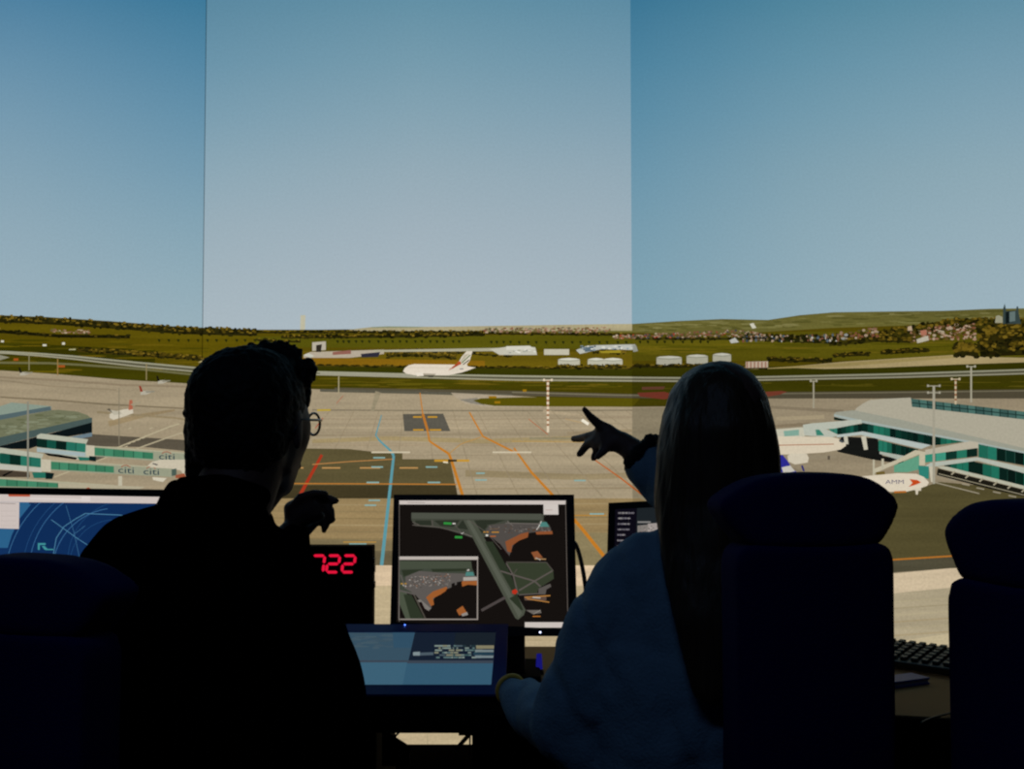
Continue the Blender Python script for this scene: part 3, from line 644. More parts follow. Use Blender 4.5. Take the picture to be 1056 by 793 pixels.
TP([(828, 438), (838, 436.5), (888, 432.5), (889, 436.5), (860, 442), (852, 442.5), (866, 449), (858, 451), (829, 449)], '#b4b8aa')
TP([(796, 443), (828, 440.5), (830, 450), (796, 452)], '#c0bda9'); TP([(808, 444.5), (824, 443), (824, 449), (809, 450)], '#7fa494'); TP([(841, 443), (845, 443), (850, 449), (842, 449)], '#3a7f6c')
# right part
glazing(tm, [(1009, 458), (1056, 467.5), (1056, 480), (1009, 471.5)], 5, ['#236f5a', '#28806a', '#0c241d', '#0f3028', '#0b1d18'], bar='#3a6458', bw=.4)
glazing(tm, [(1056, 467.5), (1300, 525), (1300, 545), (1056, 480)], 16, ['#2a8a6e', '#0f3028', '#0b1d18'], bar='#4f7a6c', bw=.4)
vglaze(tm, [(974, 479), (1005, 475.5)], [(974, 481), (1005, 488.3)], 5, [DG[0], '#1a5f4c', '#257a63', '#257a63', '#0c241d'])
glazing(tm, [(1005, 476), (1056, 487), (1056, 501), (1005, 488)], 6, ['#0c241d', '#1f6a55', '#257a63', '#0d2620', '#0b1d18', '#0a2a20'], bar='#2a5548', bw=.4)
glazing(tm, [(1056, 487), (1300, 550), (1300, 570), (1056, 501)], 16, ['#2a8a6e', '#0f3028', '#0b1d18'], bar='#4f7a6c', bw=.4)
TP([(950, 483), (960, 477), (1008, 471.5), (1056, 482), (1300, 545), (1300, 552), (1056, 488), (1008, 475), (965, 481)], '#b0b5a8')
TP([(966, 481), (976, 481), (1056, 501), (1200, 538), (1200, 542), (1056, 504.5), (970, 483)], '#b5b4a0')
TP([(967, 483), (1056, 505), (1056, 512), (1020, 504), (966, 490)], '#1b1912'); pn.bump()
for i in range(7): pn.line(tm, [(985+i*14.5, 486+i*3.6), (981+i*14.5, 489.5+i*3.6)], 1.6, '#b3a98f', layer=False)
pn.line(tm, [(968, 488.5), (1056, 510.5)], .9, '#a39a80')
TP([(954, 464), (1000, 455), (1009, 456.5), (1009, 462.5), (954, 470)], '#b6ae9a')
glazing(tm, [(954, 469), (1008, 462), (1008, 470.5), (954, 477)], 5, ['#3a9a80', '#46a389', '#113a2f', '#2b8068', '#0e2a22'], bar='#1b3a30', bw=.5)
jb = pn.part('jet_bridge', PM, 'sloping cream jet bridge beside the terminal')
def JP(pts, c): pn.poly(jb, pts, c, g=1/.78)
JP([(900, 484), (925, 474), (944, 464), (954, 466), (954, 480), (948, 480), (948, 468.5), (925, 478), (902, 488)], '#bfb69c')
JP([(922, 480), (948, 469.5), (948, 484), (936, 487), (922, 487)], '#5f9a7e'); JP([(947, 480), (958, 481), (958, 494), (948, 492)], '#2f7f71'); JP([(958, 481), (963, 481), (964, 497), (960, 497)], '#c4bca6')
JP([(900, 474), (902, 474), (902, 490), (900, 490)], '#b9b29a'); JP([(909, 473), (911.5, 473), (911.5, 484), (909, 484)], '#b9b29a'); JP([(903, 487), (912, 486), (913, 489), (904, 490)], '#6b5a2c')
a7 = pn.part('airliner', PM, 'white airliner with thin red stripe and big engine')
def AP(pts, c): pn.poly(a7, pts, c, g=1/.78)
AP([(790, 452), (802, 450), (855, 450.5), (864, 452), (872, 457.5), (872.5, 459.5), (867, 463.5), (850, 466.5), (820, 468.5), (790, 469)], '#d3c6ae'); pn.line(a7, [(795, 459.3), (860, 458)], .8, '#b0643f')
AP([(812, 470), (816, 467.5), (832, 468), (834, 472), (833, 477), (820, 479), (813, 476)], '#cdc3ad'); AP([(834, 469), (862, 470), (861, 472), (834, 474)], '#8f836c'); AP([(853.5, 470), (856, 470), (856, 474), (853.5, 474)], '#5a5044'); AP([(866, 453), (870, 455), (869, 457), (865, 455)], '#4a4f52')
a8 = pn.part('airliner', PM, 'blue tail of a white airliner')
AP2 = lambda pts, c: pn.poly(a8, pts, c, g=1/.78)
AP2([(802, 470), (807, 469), (812, 475), (817, 483), (822, 487), (803, 487)], '#2b2a8c'); AP2([(806, 482), (815, 480), (820, 486), (808, 488)], '#c4bfb4'); AP2([(826, 480), (828, 480), (830, 486), (828, 486)], '#2b2a6c')
a9 = pn.part('airliner', PM, 'white airliner nose with orange arrow emblem')
AP3 = lambda pts, c: pn.poly(a9, pts, c, g=1/.78)
AP3([(880, 492), (925, 488), (945, 488.6), (953, 492), (958, 497.5), (956, 501), (948, 504), (935, 507), (880, 507)], '#d8ccb6'); AP3([(942, 504), (950, 503), (950, 506), (947, 506), (946.5, 510), (944.5, 510), (944, 506)], '#cfc5b0')
AP3([(938, 494), (946, 495), (950, 497.5), (944, 500), (937, 502), (941, 498)], '#c0481c'); text(pn, a9, 'AMM', 913, 499, 932, 499, 4.2, '#65607c')
AP3([(922, 506.5), (934, 506), (935, 508), (922, 508.5)], '#b06a2a')
# ---- light masts
def mast(label, x, y0, y1, w, col, head=0, stripes=False):
    mm = pn.part('light_mast', PM, label)
    pn.poly(mm, [(x-w/2, y0), (x+w/2, y0), (x+w/2, y1), (x-w/2, y1)], col)
    if stripes:
        n = int((y1-y0)/5); pn.bump()
        for i in range(n): pn.poly(mm, [(x-w/2, y0+i*5), (x+w/2, y0+i*5), (x+w/2, y0+i*5+2.2), (x-w/2, y0+i*5+2.2)], '#a0714f', layer=False)
    if head:
        for dy in (0, 7) if head > 5 else (0,):
            pn.line(mm, [(x-head, y0+dy), (x+head, y0+dy)], .9, col)
            for s_ in (-1, 1): pn.poly(mm, [(x+s_*head-1, y0+dy-1.4), (x+s_*head+1, y0+dy-1.4), (x+s_*head+1, y0+dy+1), (x+s_*head-1, y0+dy+1)], col)
mast('thin mast at the far edge of the apron', 30, 365, 382, 1, '#8f8866'); mast('thin mast with orange base', 59.5, 370, 387, 1.2, '#9b7a45')
mast('thin mast beside the dark tailed aircraft', 151, 375, 392, 1.1, '#94855c'); mast('thin dark mast across the white aircraft', 122.8, 400, 459, .9, '#867d68')
mast('thick grey mast in front of the hangar', 28.8, 414, 494, 1.9, '#8a887a'); mast('thin mast with a white foot', 349.3, 388, 405, 1, '#b0a583'); 
mast('orange and white striped mast', 565, 392, 446, 2.4, '#e0d0b5', 4, True)
mast('grey mast behind the terminal roof', 839, 393, 421, 1.5, '#b2ab94', 3); mast('tall grey mast by the tree clump', 1001.5, 378, 415, 1.8, '#b9b39c', 4)
mast('orange and white striped mast above the roof', 985.5, 391, 417, 2, '#d6c5a4', 4, True); mast('tall double headed mast in front of the terminal', 963, 398, 499, 2.6, '#b4ae9a', 6)
m0 = pn.build()

# ================================================================== materials for the room
M_WALL = mat('dark_wall_paint', '#16171b', .9, bump=.2, bscale=30, var=.15)
M_FLOOR = mat('dark_carpet', '#121217', .95, bump=.6, bscale=300, var=.3)
M_DESK = mat('worktop_laminate', '#99744a', .65, spec=.05, bump=.03, bscale=200, var=.08)
M_EDGE = mat('desk_black', '#060606', .9, var=.1, spec=.03)
M_PLAST = mat('black_plastic', '#08080a', .45, bump=.08, bscale=400)
M_BEZ = mat('bezel_plastic', '#0a0a10', .35, bump=.05, bscale=500)
M_CHAIR = mat('dark_blue_chair_fabric', '#0a0a48', .9, bump=.4, bscale=350, var=.15, spec=.1)
M_METAL = mat('dark_metal', '#1a1a1c', .35, .8)
M_SKIN = mat('skin', '#5a4038', .6, bump=.1, bscale=150, var=.08)
M_HAIRM = mat('short_dark_hair', '#0e0b0a', .7, bump=.8, bscale=120, var=.3, spec=.2)
M_JACKET = mat('black_jacket_cloth', '#030304', .98, bump=.3, bscale=250, var=.2, spec=0)
M_SWEAT = mat('blue_grey_sweatshirt', '#7390a6', .95, bump=.5, bscale=220, var=.12, spec=.1)
M_TROUS = mat('dark_trousers', '#0c0d12', .95, bump=.3, bscale=200, var=.2, spec=.1)
M_SHOE = mat('black_shoe', '#070707', .5, bump=.1)
M_GOLD = mat('gold_metal', '#ffc850', .5, .0)
M_BAND = mat('black_scrunchie_cloth', '#08070a', .9, bump=.6, bscale=150)
M_EYE = mat('eye_white', '#cfc9c2', .3)
def hairmat():
    m = mat('long_brown_hair', '#2a1f16', .5, spec=.3); n = m.node_tree.nodes; l = m.node_tree.links; b = n['Principled BSDF']
    tc = n.new('ShaderNodeTexCoord'); mp = n.new('ShaderNodeMapping'); mp.inputs['Scale'].default_value = (160, 160, 5)
    nz = n.new('ShaderNodeTexNoise'); nz.inputs['Scale'].default_value = 1; nz.inputs['Detail'].default_value = 5
    l.new(tc.outputs['Object'], mp.inputs[0]); l.new(mp.outputs[0], nz.inputs['Vector'])
    cr_ = n.new('ShaderNodeMix'); cr_.data_type = 'RGBA'; cr_.inputs[6].default_value = (*lin('#1c140e'), 1); cr_.inputs[7].default_value = (*lin('#4a3827'), 1)
    l.new(nz.outputs['Fac'], cr_.inputs[0]); l.new(cr_.outputs[2], b.inputs['Base Color'])
    bp = n.new('ShaderNodeBump'); bp.inputs['Strength'].default_value = .6; bp.inputs['Distance'].default_value = .003
    l.new(nz.outputs['Fac'], bp.inputs['Height']); l.new(bp.outputs[0], b.inputs['Normal']); return m
M_HAIRW = hairmat()
def emat(name, col, s=1):
    m = bpy.data.materials.new(name); m.use_nodes = True; n = m.node_tree.nodes; n.clear()
    e = n.new('ShaderNodeEmission'); o = n.new('ShaderNodeOutputMaterial'); e.inputs[0].default_value = (*lin(col), 1); e.inputs[1].default_value = s
    m.node_tree.links.new(e.outputs[0], o.inputs[0]); return m

# ------------------------------------------------------------------ room
RX0, RX1, RY0, RY1, RZ = -3.3, 3.3, -2.2, 4.9, 3.7
def slab(name, lo, hi, m):
    bm = bmesh.new(); c = [(a+b)/2 for a, b in zip(lo, hi)]; s = [b-a for a, b in zip(lo, hi)]; box(bm, c, s)
    o = bm_obj(name, bm, m); tag(o, kind='structure'); return o
slab('floor', (RX0, RY0, -.08), (RX1, RY1, 0), M_FLOOR)
slab('ceiling', (RX0, RY0, RZ), (RX1, RY1, RZ+.08), M_WALL)
slab('wall_left', (RX0-.08, RY0, 0), (RX0, RY1, RZ), M_WALL)
slab('wall_right', (RX1, RY0, 0), (RX1+.08, RY1, RZ), M_WALL)
slab('wall_far', (RX0, RY1, 0), (RX1, RY1+.08, RZ), M_WALL)
slab('wall_near', (RX0, RY0-.08, 0), (RX1, RY0, RZ), M_WALL)

# ------------------------------------------------------------------ desk
DZ = .735
dk = empty('control_desk', (0, 2.5, 0)); tag(dk, 'long dark console desk running under the monitors', 'desk')
dorg = dk.location
def desk_pt(px, py): # point on desk top seen at this pixel
    d = ray(px, py); t = (DZ-CAMZ)/d.z; return CAM+d*t
bm = bmesh.new()
out = [(-2.1, 2.24), (-.2, 2.2), (.75, 2.2), (1.35, 2.06), (2.0, 1.86), (2.0, 2.55), (1.35, 2.85), (.6, 2.9), (-2.1, 2.9)]
def prism(bm, pts, z0, z1):
    lo = [bm.verts.new((x, y, z0)) for x, y in pts]; hi = [bm.verts.new((x, y, z1)) for x, y in pts]
    n = len(pts); bm.faces.new(lo[::-1]); bm.faces.new(hi)
    for i in range(n): bm.faces.new((lo[i], lo[(i+1) % n], hi[(i+1) % n], hi[i]))
prism(bm, out, DZ-.03, DZ)
bm_obj('worktop', bm, M_DESK, dk, org=dorg)
bm = bmesh.new()
o2 = [(x, y-.004) if y < 2.4 else (x, y) for x, y in out]
fr = [(-2.1, 2.235), (-.2, 2.195), (.75, 2.195), (1.35, 2.055), (2.0, 1.855)]
for (xa, ya), (xb, yb) in zip(fr, fr[1:]):
    prism(bm, [(xa, ya-.004), (xb, yb-.004), (xb, yb+(.012 if xb > .8 else .13)), (xa, ya+(.012 if xb > .8 else .13))], DZ-.031, DZ+(.001 if xb > .8 else .006))
bm_obj('front_edge', bm, M_EDGE, dk, org=dorg)
for xa, xb in ((-2.0, -1.5), (-1.0, -.288), (-.085, .52), (.72, 1.7)):
    y1_ = 2.75 if xb < 1 else 2.5; y0_ = 2.36 if xb < 1 else 2.2
    bm = bmesh.new(); box(bm, ((xa+xb)/2, (y0_+y1_)/2, (DZ-.03)/2), (xb-xa, y1_-y0_, DZ-.03), bev=.004)
    pd = bm_obj('pedestal', bm, M_EDGE, dk, org=dorg)
    bm = bmesh.new()
    for k_ in range(3): box(bm, ((xa+xb)/2, y0_-.006, .12+k_*.22), (xb-xa-.03, .012, .2), bev=.003)
    # three drawer fronts, each its own
    bm.free()
    for k_ in range(3):
        bm = bmesh.new(); box(bm, ((xa+xb)/2, y0_-.006, .13+k_*.215), (xb-xa-.03, .012, .2), bev=.003)
        dr = bm_obj('drawer', bm, M_EDGE, pd, org=dorg)
# braces below the worktop
def strut(p, q, D, r, name='brace'):
    bm = bmesh.new(); cyl(bm, P(*p, D), P(*q, D), r, seg=10); bm_obj(name, bm, M_METAL, dk, org=dorg)
strut((414.5, 752), (405, 762), 2.30, .0022); strut((398, 756.5), (424, 773), 2.34, .005); strut((487, 754), (470, 773), 2.34, .0045); strut((473, 756), (496, 756), 2.3, .005); strut((484.6, 752), (484.6, 780), 2.33, .0018)
bm = bmesh.new(); q_ = [P(394, 752, 2.36), P(422.5, 770, 2.36), P(422.5, 790, 2.36), P(394, 790, 2.36)]
a_ = [bm.verts.new(v) for v in q_]; b_ = [bm.verts.new(v+Vector((0, .006, 0))) for v in q_]; bm.faces.new(a_); bm.faces.new(b_[::-1])
for k_ in range(4): bm.faces.new((a_[k_], b_[k_], b_[(k_+1) % 4], a_[(k_+1) % 4]))
bm_obj('gusset_plate', bm, M_EDGE, dk, org=dorg)

def desk_z(D): return DZ
# ------------------------------------------------------------------ displays
def ring_slab(cv, outer, inner, name, m, root, depth=.006):
    bm = bmesh.new(); n = len(outer)
    A = [bm.verts.new(cv.pt(*p, depth)-root.location) for p in outer]; B = [bm.verts.new(cv.pt(*p, depth)-root.location) for p in inner]
    A2 = [bm.verts.new(v.co-cv.n*(depth+.002)) for v in A]; B2 = [bm.verts.new(v.co-cv.n*(depth+.002)) for v in B]
    for i in range(n):
        j = (i+1) % n
        bm.faces.new((A[i], A[j], B[j], B[i])); bm.faces.new((A2[j], A2[i], B2[i], B2[j])); bm.faces.new((A[j], A[i], A2[i], A2[j])); bm.faces.new((B[i], B[j], B2[j], B2[i]))
    return bm_obj(name, bm, m, root)
def body_slab(cv, outer, name, m, root, t=.03, front=-.001, bev=.004):
    bm = bmesh.new()
    A = [bm.verts.new(cv.pt(*p, 0)+cv.n*front-root.location) for p in outer]; B = [bm.verts.new(v.co-cv.n*t) for v in A]; n = len(A)
    bm.faces.new(A); bm.faces.new(B[::-1])
    for i in range(n): bm.faces.new((A[i], B[i], B[(i+1) % n], A[(i+1) % n]))
    if bev: bmesh.ops.bevel(bm, geom=list(bm.edges), offset=bev, segments=2, affect='EDGES')
    return bm_obj(name, bm, m, root)
def plane3(p, q, r): return (q-p).cross(r-p)
def clip_in(cv, q):
    cx, cy = sum(x for x, _ in q)/len(q), sum(y for _, y in q)/len(q)
    q = [(x+(.4 if x > cx else -.4), y+(.4 if y > cy else -.4)) for x, y in q]
    for i in range(len(q)): cv.clip.append(half(q[i], q[(i+1) % len(q)], (cx, cy)))
def monitor(name, label, tl, tr, bl_, outer, inner, stand=True, t=.035, back=None):
    p, q, s_ = P(*tl), P(*tr), P(*bl_)
    base = (p+q)/2; root = empty(name, (base.x, base.y+.09, DZ)); tag(root, label, 'monitor', 'monitors on the console desk')
    cv = Canvas(p, plane3(p, q, s_), root); cv.step = .00008; cv.gain = 1
    bpy.context.view_layer.update(); clip_in(cv, inner)
    body_slab(cv, outer, 'housing', M_PLAST, root, t)
    ring_slab(cv, outer, inner, 'bezel', M_BEZ, root)
    if stand:
        ctr = cv.pt(sum(x for x, _ in outer)/4, sum(y for _, y in outer)/4)
        mid = ctr - cv.n*(t+.006) - root.location
        bm = bmesh.new(); box(bm, (mid.x, mid.y+.025, mid.z/2+.01), (.07, .025, mid.z), bev=.004); box(bm, (mid.x, mid.y+.01, mid.z), (.1, .04, .1), bev=.004)
        bm_obj('stand_neck', bm, M_PLAST, root)
        bm = bmesh.new(); box(bm, (mid.x, mid.y+.01, .009), (.26, .2, .016), bev=.005); bm_obj('stand_base', bm, M_EDGE, root)
    return root, cv
def led(cv, root, px, py, col, r, s=3):
    p = cv.pt(px, py, .006)-root.location; bm = bmesh.new(); cyl(bm, p, p+cv.n*.0012, r, seg=12)
    o = bm_obj('indicator_light', bm, emat('led', col, s), root); o['label'] = 'small glowing indicator light'; return o

# centre monitor ------------------------------------------------------
mc, cvm = monitor('monitor', 'middle monitor showing an airport ground map in green and orange on black', (406, 511, 2.55), (592, 511, 2.55), (403, 656, 2.49),
    [(406, 510), (592, 510), (595.5, 656), (402, 656)], [(411.5, 515.5), (584.5, 516), (587, 648), (408.5, 641.5)])
mp_ = Painter([cvm])
bg = mp_.part('display', PM_DISPLAY, 'black airport surface map with an inset window')
mp_.poly(bg, [(408, 513), (588, 513), (590, 650), (406, 650)], '#15110f')
BX = lambda x, y: (396+x/4.957, 500+y/4.957)     # readings taken from an enlarged view
def Q(pts, c): mp_.poly(bg, [BX(*p) for p in pts], c)
def QL(pts, w, c): mp_.line(bg, [BX(*p) for p in pts], w/4.957, c)
GR, GD2, GY = '#41443a', '#2b3026', '#55504a'
Q([(78, 80), (930, 80), (930, 100), (78, 100)], '#c9bfb8')
Q([(140, 142), (820, 150), (815, 180), (850, 210), (770, 240), (640, 260), (600, 280), (545, 265), (450, 270), (300, 222), (160, 210), (140, 180)], GR)
Q([(140, 142), (805, 148), (815, 178), (140, 172)], '#4d5046')
Q([(160, 182), (240, 182), (245, 206), (160, 206)], GD2); Q([(255, 182), (390, 180), (355, 215), (290, 210)], GD2)
Q([(400, 182), (430, 180), (440, 230), (370, 222)], GD2); Q([(460, 182), (510, 180), (530, 210), (500, 250)], GD2); Q([(490, 180), (620, 180), (560, 200), (520, 205)], GD2); Q([(640, 180), (800, 182), (790, 195), (640, 192)], GD2)
Q([(540, 205), (640, 195), (790, 195), (850, 215), (860, 250), (790, 240), (740, 245), (690, 275), (660, 310), (640, 365), (590, 300), (545, 265), (520, 235)], '#4f4a46')
mp_.specks(bg, [BX(540, 208), BX(850, 215)], [BX(540, 250), BX(850, 240)], 90, 1, .5, ['#6a645e', '#3c3835', '#78706a', '#59402f'])
Q([(405, 180), (460, 180), (724, 640), (715, 665), (685, 690), (670, 680)], '#494d41'); Q([(420, 182), (440, 182), (705, 655), (690, 680)], '#565a4e')
Q([(515, 290), (555, 290), (640, 440), (690, 560), (670, 570), (590, 430)], '#2b3325'); Q([(640, 580), (680, 560), (712, 640), (700, 640)], '#2b3325')
Q([(625, 395), (830, 396), (865, 440), (868, 480), (790, 530), (780, 560), (690, 562), (665, 470)], '#353c2c')
QL([(595, 440), (660, 460), (770, 492), (800, 520)], 8, '#5a534e'); QL([(860, 440), (770, 492), (690, 540)], 8, '#5a534e'); QL([(625, 400), (660, 460), (685, 560)], 7, '#5a534e'); QL([(625, 395), (830, 396), (865, 440)], 5, '#4c4741'); QL([(660, 460), (680, 430)], 5, '#4c4741')
QL([(498, 642), (620, 575)], 14, '#4b4442'); QL([(690, 562), (790, 556)], 6, '#5a534e')
Q([(790, 530), (850, 505), (855, 520), (830, 535), (825, 560), (790, 560)], '#57524e'); Q([(715, 570), (830, 568), (830, 592), (720, 590)], '#5d4a40'); QL([(720, 575), (850, 566)], 6, '#b07a3c'); QL([(730, 582), (845, 600)], 5, '#b07a3c'); QL([(760, 575), (800, 578)], 6, '#b5b0a8')
Q([(725, 640), (800, 640), (805, 655), (760, 660)], '#6a645e'); QL([(760, 672), (800, 672)], 5, '#b5702f'); QL([(765, 660), (800, 640)], 4, '#8a847c')
Q([(655, 540), (672, 532), (684, 545), (672, 560), (655, 555)], '#b5301c')
Q([(620, 290), (660, 270), (700, 250), (740, 240), (735, 268), (690, 285), (655, 310), (650, 345), (630, 340)], '#8a4f2d'); Q([(775, 240), (860, 236), (862, 252), (780, 254)], '#8a4f2d')
Q([(800, 190), (830, 190), (845, 215), (790, 214)], '#4a7f78'); Q([(752, 345), (785, 338), (812, 372), (770, 376)], '#8a5232'); QL([(770, 378), (828, 380)], 5, '#b08a5c'); QL([(775, 372), (800, 384)], 5, '#a8a199')
Q([(580, 305), (592, 300), (640, 362), (630, 366)], '#1a0f0e'); QL([(540, 225), (590, 224)], 1, '#a0743c')
QL([(508, 241), (535, 241)], 6, '#b5802f'); QL([(550, 242), (588, 242)], 6, '#b5802f'); QL([(540, 263), (572, 263)], 6, '#a8602f'); QL([(520, 258), (532, 258)], 8, '#e2ddd2')
QL([(305, 196), (345, 198)], 12, '#2f8a3a'); QL([(350, 198), (365, 198)], 7, '#cfcac4'); QL([(362, 267), (400, 268)], 12, '#2f8a3a'); QL([(394, 246), (408, 247)], 7, '#cfcac4')
QL([(400, 245), (450, 265)], 4, '#6a645e'); QL([(360, 200), (395, 245)], 3, '#5a534e'); QL([(145, 205), (270, 215), (400, 245)], 4, '#5a534e'); QL([(245, 180), (248, 212)], 4, '#5a534e'); QL([(180, 205), (145, 190)], 4, '#5a534e')
QL([(780, 230), (790, 215), (805, 185)], 5, '#c2bdb5'); QL([(620, 195), (800, 200)], 4, '#6a645e'); QL([(630, 185), (660, 210)], 4, '#6a645e'); QL([(430, 178), (520, 240), (600, 330)], 3, '#5a534e')
Q([(815, 100), (890, 100), (892, 152), (816, 152)], '#cdc4bd'); QL([(825, 128), (862, 128)], 2.5, '#a88b84')
# inset window
Q([(76, 366), (481, 366), (481, 690), (74, 690)], '#7f766f'); Q([(78, 384), (476, 384), (474, 684), (78, 684)], '#15110f'); Q([(76, 366), (481, 366), (481, 382), (76, 382)], '#b9b0a8')
Q([(80, 388), (445, 390), (450, 425), (80, 430)], '#454c3e'); Q([(80, 430), (450, 425), (462, 450), (462, 470), (400, 468), (370, 490), (330, 520), (260, 570), (235, 640), (160, 560), (80, 540)], '#3f453a')
Q([(90, 435), (205, 432), (150, 450), (100, 470)], '#2c3325'); Q([(240, 430), (430, 428), (425, 440), (250, 445)], '#2c3325')
Q([(110, 470), (180, 440), (300, 450), (450, 455), (475, 470), (475, 490), (405, 492), (350, 520), (330, 530), (290, 540), (240, 600), (243, 630), (225, 640), (160, 560), (110, 530)], '#5b5652')
mp_.specks(bg, [BX(120, 470), BX(340, 455)], [BX(120, 530), BX(340, 510)], 150, .9, .55, ['#8f8983', '#77706a', '#a49e97', '#5e4a3e', '#8a5a3a', '#47433f'])
Q([(215, 575), (250, 545), (320, 520), (325, 535), (290, 560), (250, 580), (256, 612), (240, 620)], '#9a5a2c'); Q([(395, 492), (475, 490), (476, 514), (430, 510), (400, 520)], '#9a5a2c'); Q([(405, 472), (475, 470), (475, 488), (405, 490)], '#a8a199')
Q([(420, 445), (455, 445), (462, 465), (415, 466)], '#4a7f78'); QL([(425, 438), (436, 434)], 7, '#c9c4bc'); QL([(85, 505), (116, 505)], 7, '#a8823c'); QL([(98, 510), (112, 522)], 8, '#d8d3c8')
Q([(170, 590), (185, 585), (240, 632), (228, 644), (205, 630)], '#7b756f'); Q([(180, 600), (192, 598), (210, 635), (200, 638)], '#1a0f0e')
Q([(80, 545), (115, 545), (150, 684), (110, 684), (80, 610)], '#4a5242'); Q([(100, 560), (140, 560), (205, 684), (135, 684)], '#2d3527'); QL([(150, 555), (212, 684)], 7, '#4c473f'); QL([(80, 540), (160, 560)], 8, '#5b5652'); QL([(85, 460), (110, 530)], 7, '#5b5652')
Q([(370, 640), (402, 618), (425, 655), (385, 668)], '#9a5a2c'); Q([(395, 660), (425, 650), (430, 664), (400, 672)], '#8f8983')
for q_ in ([(345, 505), (362, 500), (362, 518), (345, 522)], [(372, 497), (400, 492), (395, 505), (372, 508)], [(318, 535), (330, 528), (332, 545), (318, 548)], [(262, 578), (276, 570), (280, 600), (264, 600)]): Q(q_, '#15110f')
QL([(84, 688), (478, 688)], 3, '#a59c94'); QL([(478, 380), (478, 690)], 3, '#a59c94')
Q([(720, 702), (942, 702), (942, 730), (720, 730)], '#c9bfb8'); QL([(78, 84), (78, 700)], 2.5, '#6d655f'); QL([(928, 84), (940, 700)], 2.5, '#6d655f')
QL([(120, 90), (210, 91)], 3, '#8f857e')
mp_.build()
led(cvm, mc, 557, 652, '#cfd8ff', .0024, 2.5)

# left radar monitor -----------------------------------------------------
ml, cvl = monitor('monitor', 'wide monitor at the left showing blue radar rings', (0, 503, 2.45), (160, 505.2, 2.5), (0, 650, 2.41),
    [(-170, 500), (205, 505.4), (205, 665), (-170, 665)], [(-163, 507), (198, 512.8), (198, 655), (-163, 655)], t=.04)
lp = Painter([cvl]); bl1 = lp.part('display', PM_DISPLAY, 'deep blue radar display with pale toolbar')
lp.poly(bl1, [(-163, 501), (198, 505), (198, 656), (-163, 656)], '#0f2c57')
def disc(cx, cy, r, c, a0_=0, a1_=360, n=40):
    lp.poly(bl1, [(cx+r*math.cos(R(a0_+(a1_-a0_)*i/n)), cy+r*math.sin(R(a0_+(a1_-a0_)*i/n))) for i in range(n)], c)
lp.poly(bl1, [(-163, 500), (30, 510), (30, 522), (-163, 522)], '#2b5f87'); lp.poly(bl1, [(-163, 520), (32, 520), (20, 535), (12, 552), (8, 565), (-163, 565)], '#2b5f87')
def arc(cx, cy, r, w, c, a, b, n=28): lp.line(bl1, [(cx+r*math.cos(R(a+(b-a)*i/n)), cy+r*math.sin(R(a+(b-a)*i/n))) for i in range(n+1)], w, c)
arc(120, 590, 66, .7, '#3a6a95', 180, 262); arc(120, 590, 90, .8, '#33618c', 175, 270); arc(120, 592, 97, .5, '#254f7c', 175, 300); arc(132, 578, 62, .4, '#24507c', 170, 290); arc(118, 582, 46, .4, '#24507c', 180, 290); arc(115, 600, 110, .6, '#3d6f98', 185, 262)
lp.line(bl1, [(55, 572), (58, 555), (66, 543), (78, 535), (88, 529.5), (122, 531), (170, 535)], .8, '#4a7f9f')
lp.line(bl1, [(53, 536), (78, 554), (110, 575)], .7, '#4a7f9f'); lp.line(bl1, [(68, 521), (76, 548), (82, 575)], .5, '#3a6a8f'); lp.line(bl1, [(88, 542), (75, 552)], .5, '#3a6a8f')
for q in ([(39, 560), (47, 560), (47, 562), (41, 562), (41, 567), (39, 567)], [(43, 563), (46, 563), (49, 566), (46, 567)], [(47, 566), (55, 566), (55, 567.2), (47, 567.2)]): lp.poly(bl1, q, '#3f8f95')
lp.poly(bl1, [(-163, 501), (0, 503), (198, 506), (198, 520), (157, 519.2), (0, 517.6), (-163, 515)], '#cbbfb9')
lp.poly(bl1, [(8, 508), (31, 508), (31, 512.2), (9, 512)], '#b5553a'); lp.line(bl1, [(31, 514), (92, 515.5)], 2.4, '#d6cbc6'); lp.poly(bl1, [(84, 511.8), (93, 512), (93, 517), (84, 517)], '#d8cec9')
lp.poly(bl1, [(-163, 516), (20, 518), (19.5, 545.5), (-163, 540)], '#c9bdb7'); lp.line(bl1, [(0, 519), (16, 519.5)], .6, '#8a7f7a'); 
for yy in (527, 532, 537, 542): lp.line(bl1, [(1, yy), (17, yy)], .3, '#b5a8a2')
lp.poly(bl1, [(-163, 564), (9, 565), (8, 572), (-163, 572)], '#12305c')
lp.build()

# right monitor ----------------------------------------------------------
mr_, cvr = monitor('monitor', 'right monitor with a grey text list, partly behind the woman', (626, 519, 2.62), (820, 509, 2.5), (624, 650, 2.58),
    [(627.5, 518.5), (830, 509), (835, 655), (624, 650)], [(634, 525), (823, 516), (827, 647), (632, 643)])
rp = Painter([cvr]); b3_ = rp.part('display', PM_DISPLAY, 'dark display with a list of small grey words')
rp.poly(b3_, [(632, 522), (828, 513), (830, 650), (630, 645)], '#0a0912'); rp.poly(b3_, [(657, 524), (800, 516), (800, 560), (656, 550)], '#1c2226')
rp.poly(b3_, [(634, 524), (656, 523), (655, 640), (632, 640)], '#0c0a14')
for i, (yy, w_) in enumerate(((529, 17), (534.5, 12), (540.3, 13), (546, 12.5), (551.6, 8), (557.3, 8), (563, 8.5), (568.8, 8), (574.5, 9), (580, 8))):
    x0_ = 637.3-.15*i; rp.bump()
    x = x0_
    while x < x0_+w_:
        ww = rnd.uniform(.6, 1.6); rp.poly(b3_, [(x, yy-.8), (x+ww, yy-.8), (x+ww, yy+.8), (x, yy+.8)], rnd.choice(['#7d7880', '#95908f', '#6a666e']), layer=False); x += ww+.35
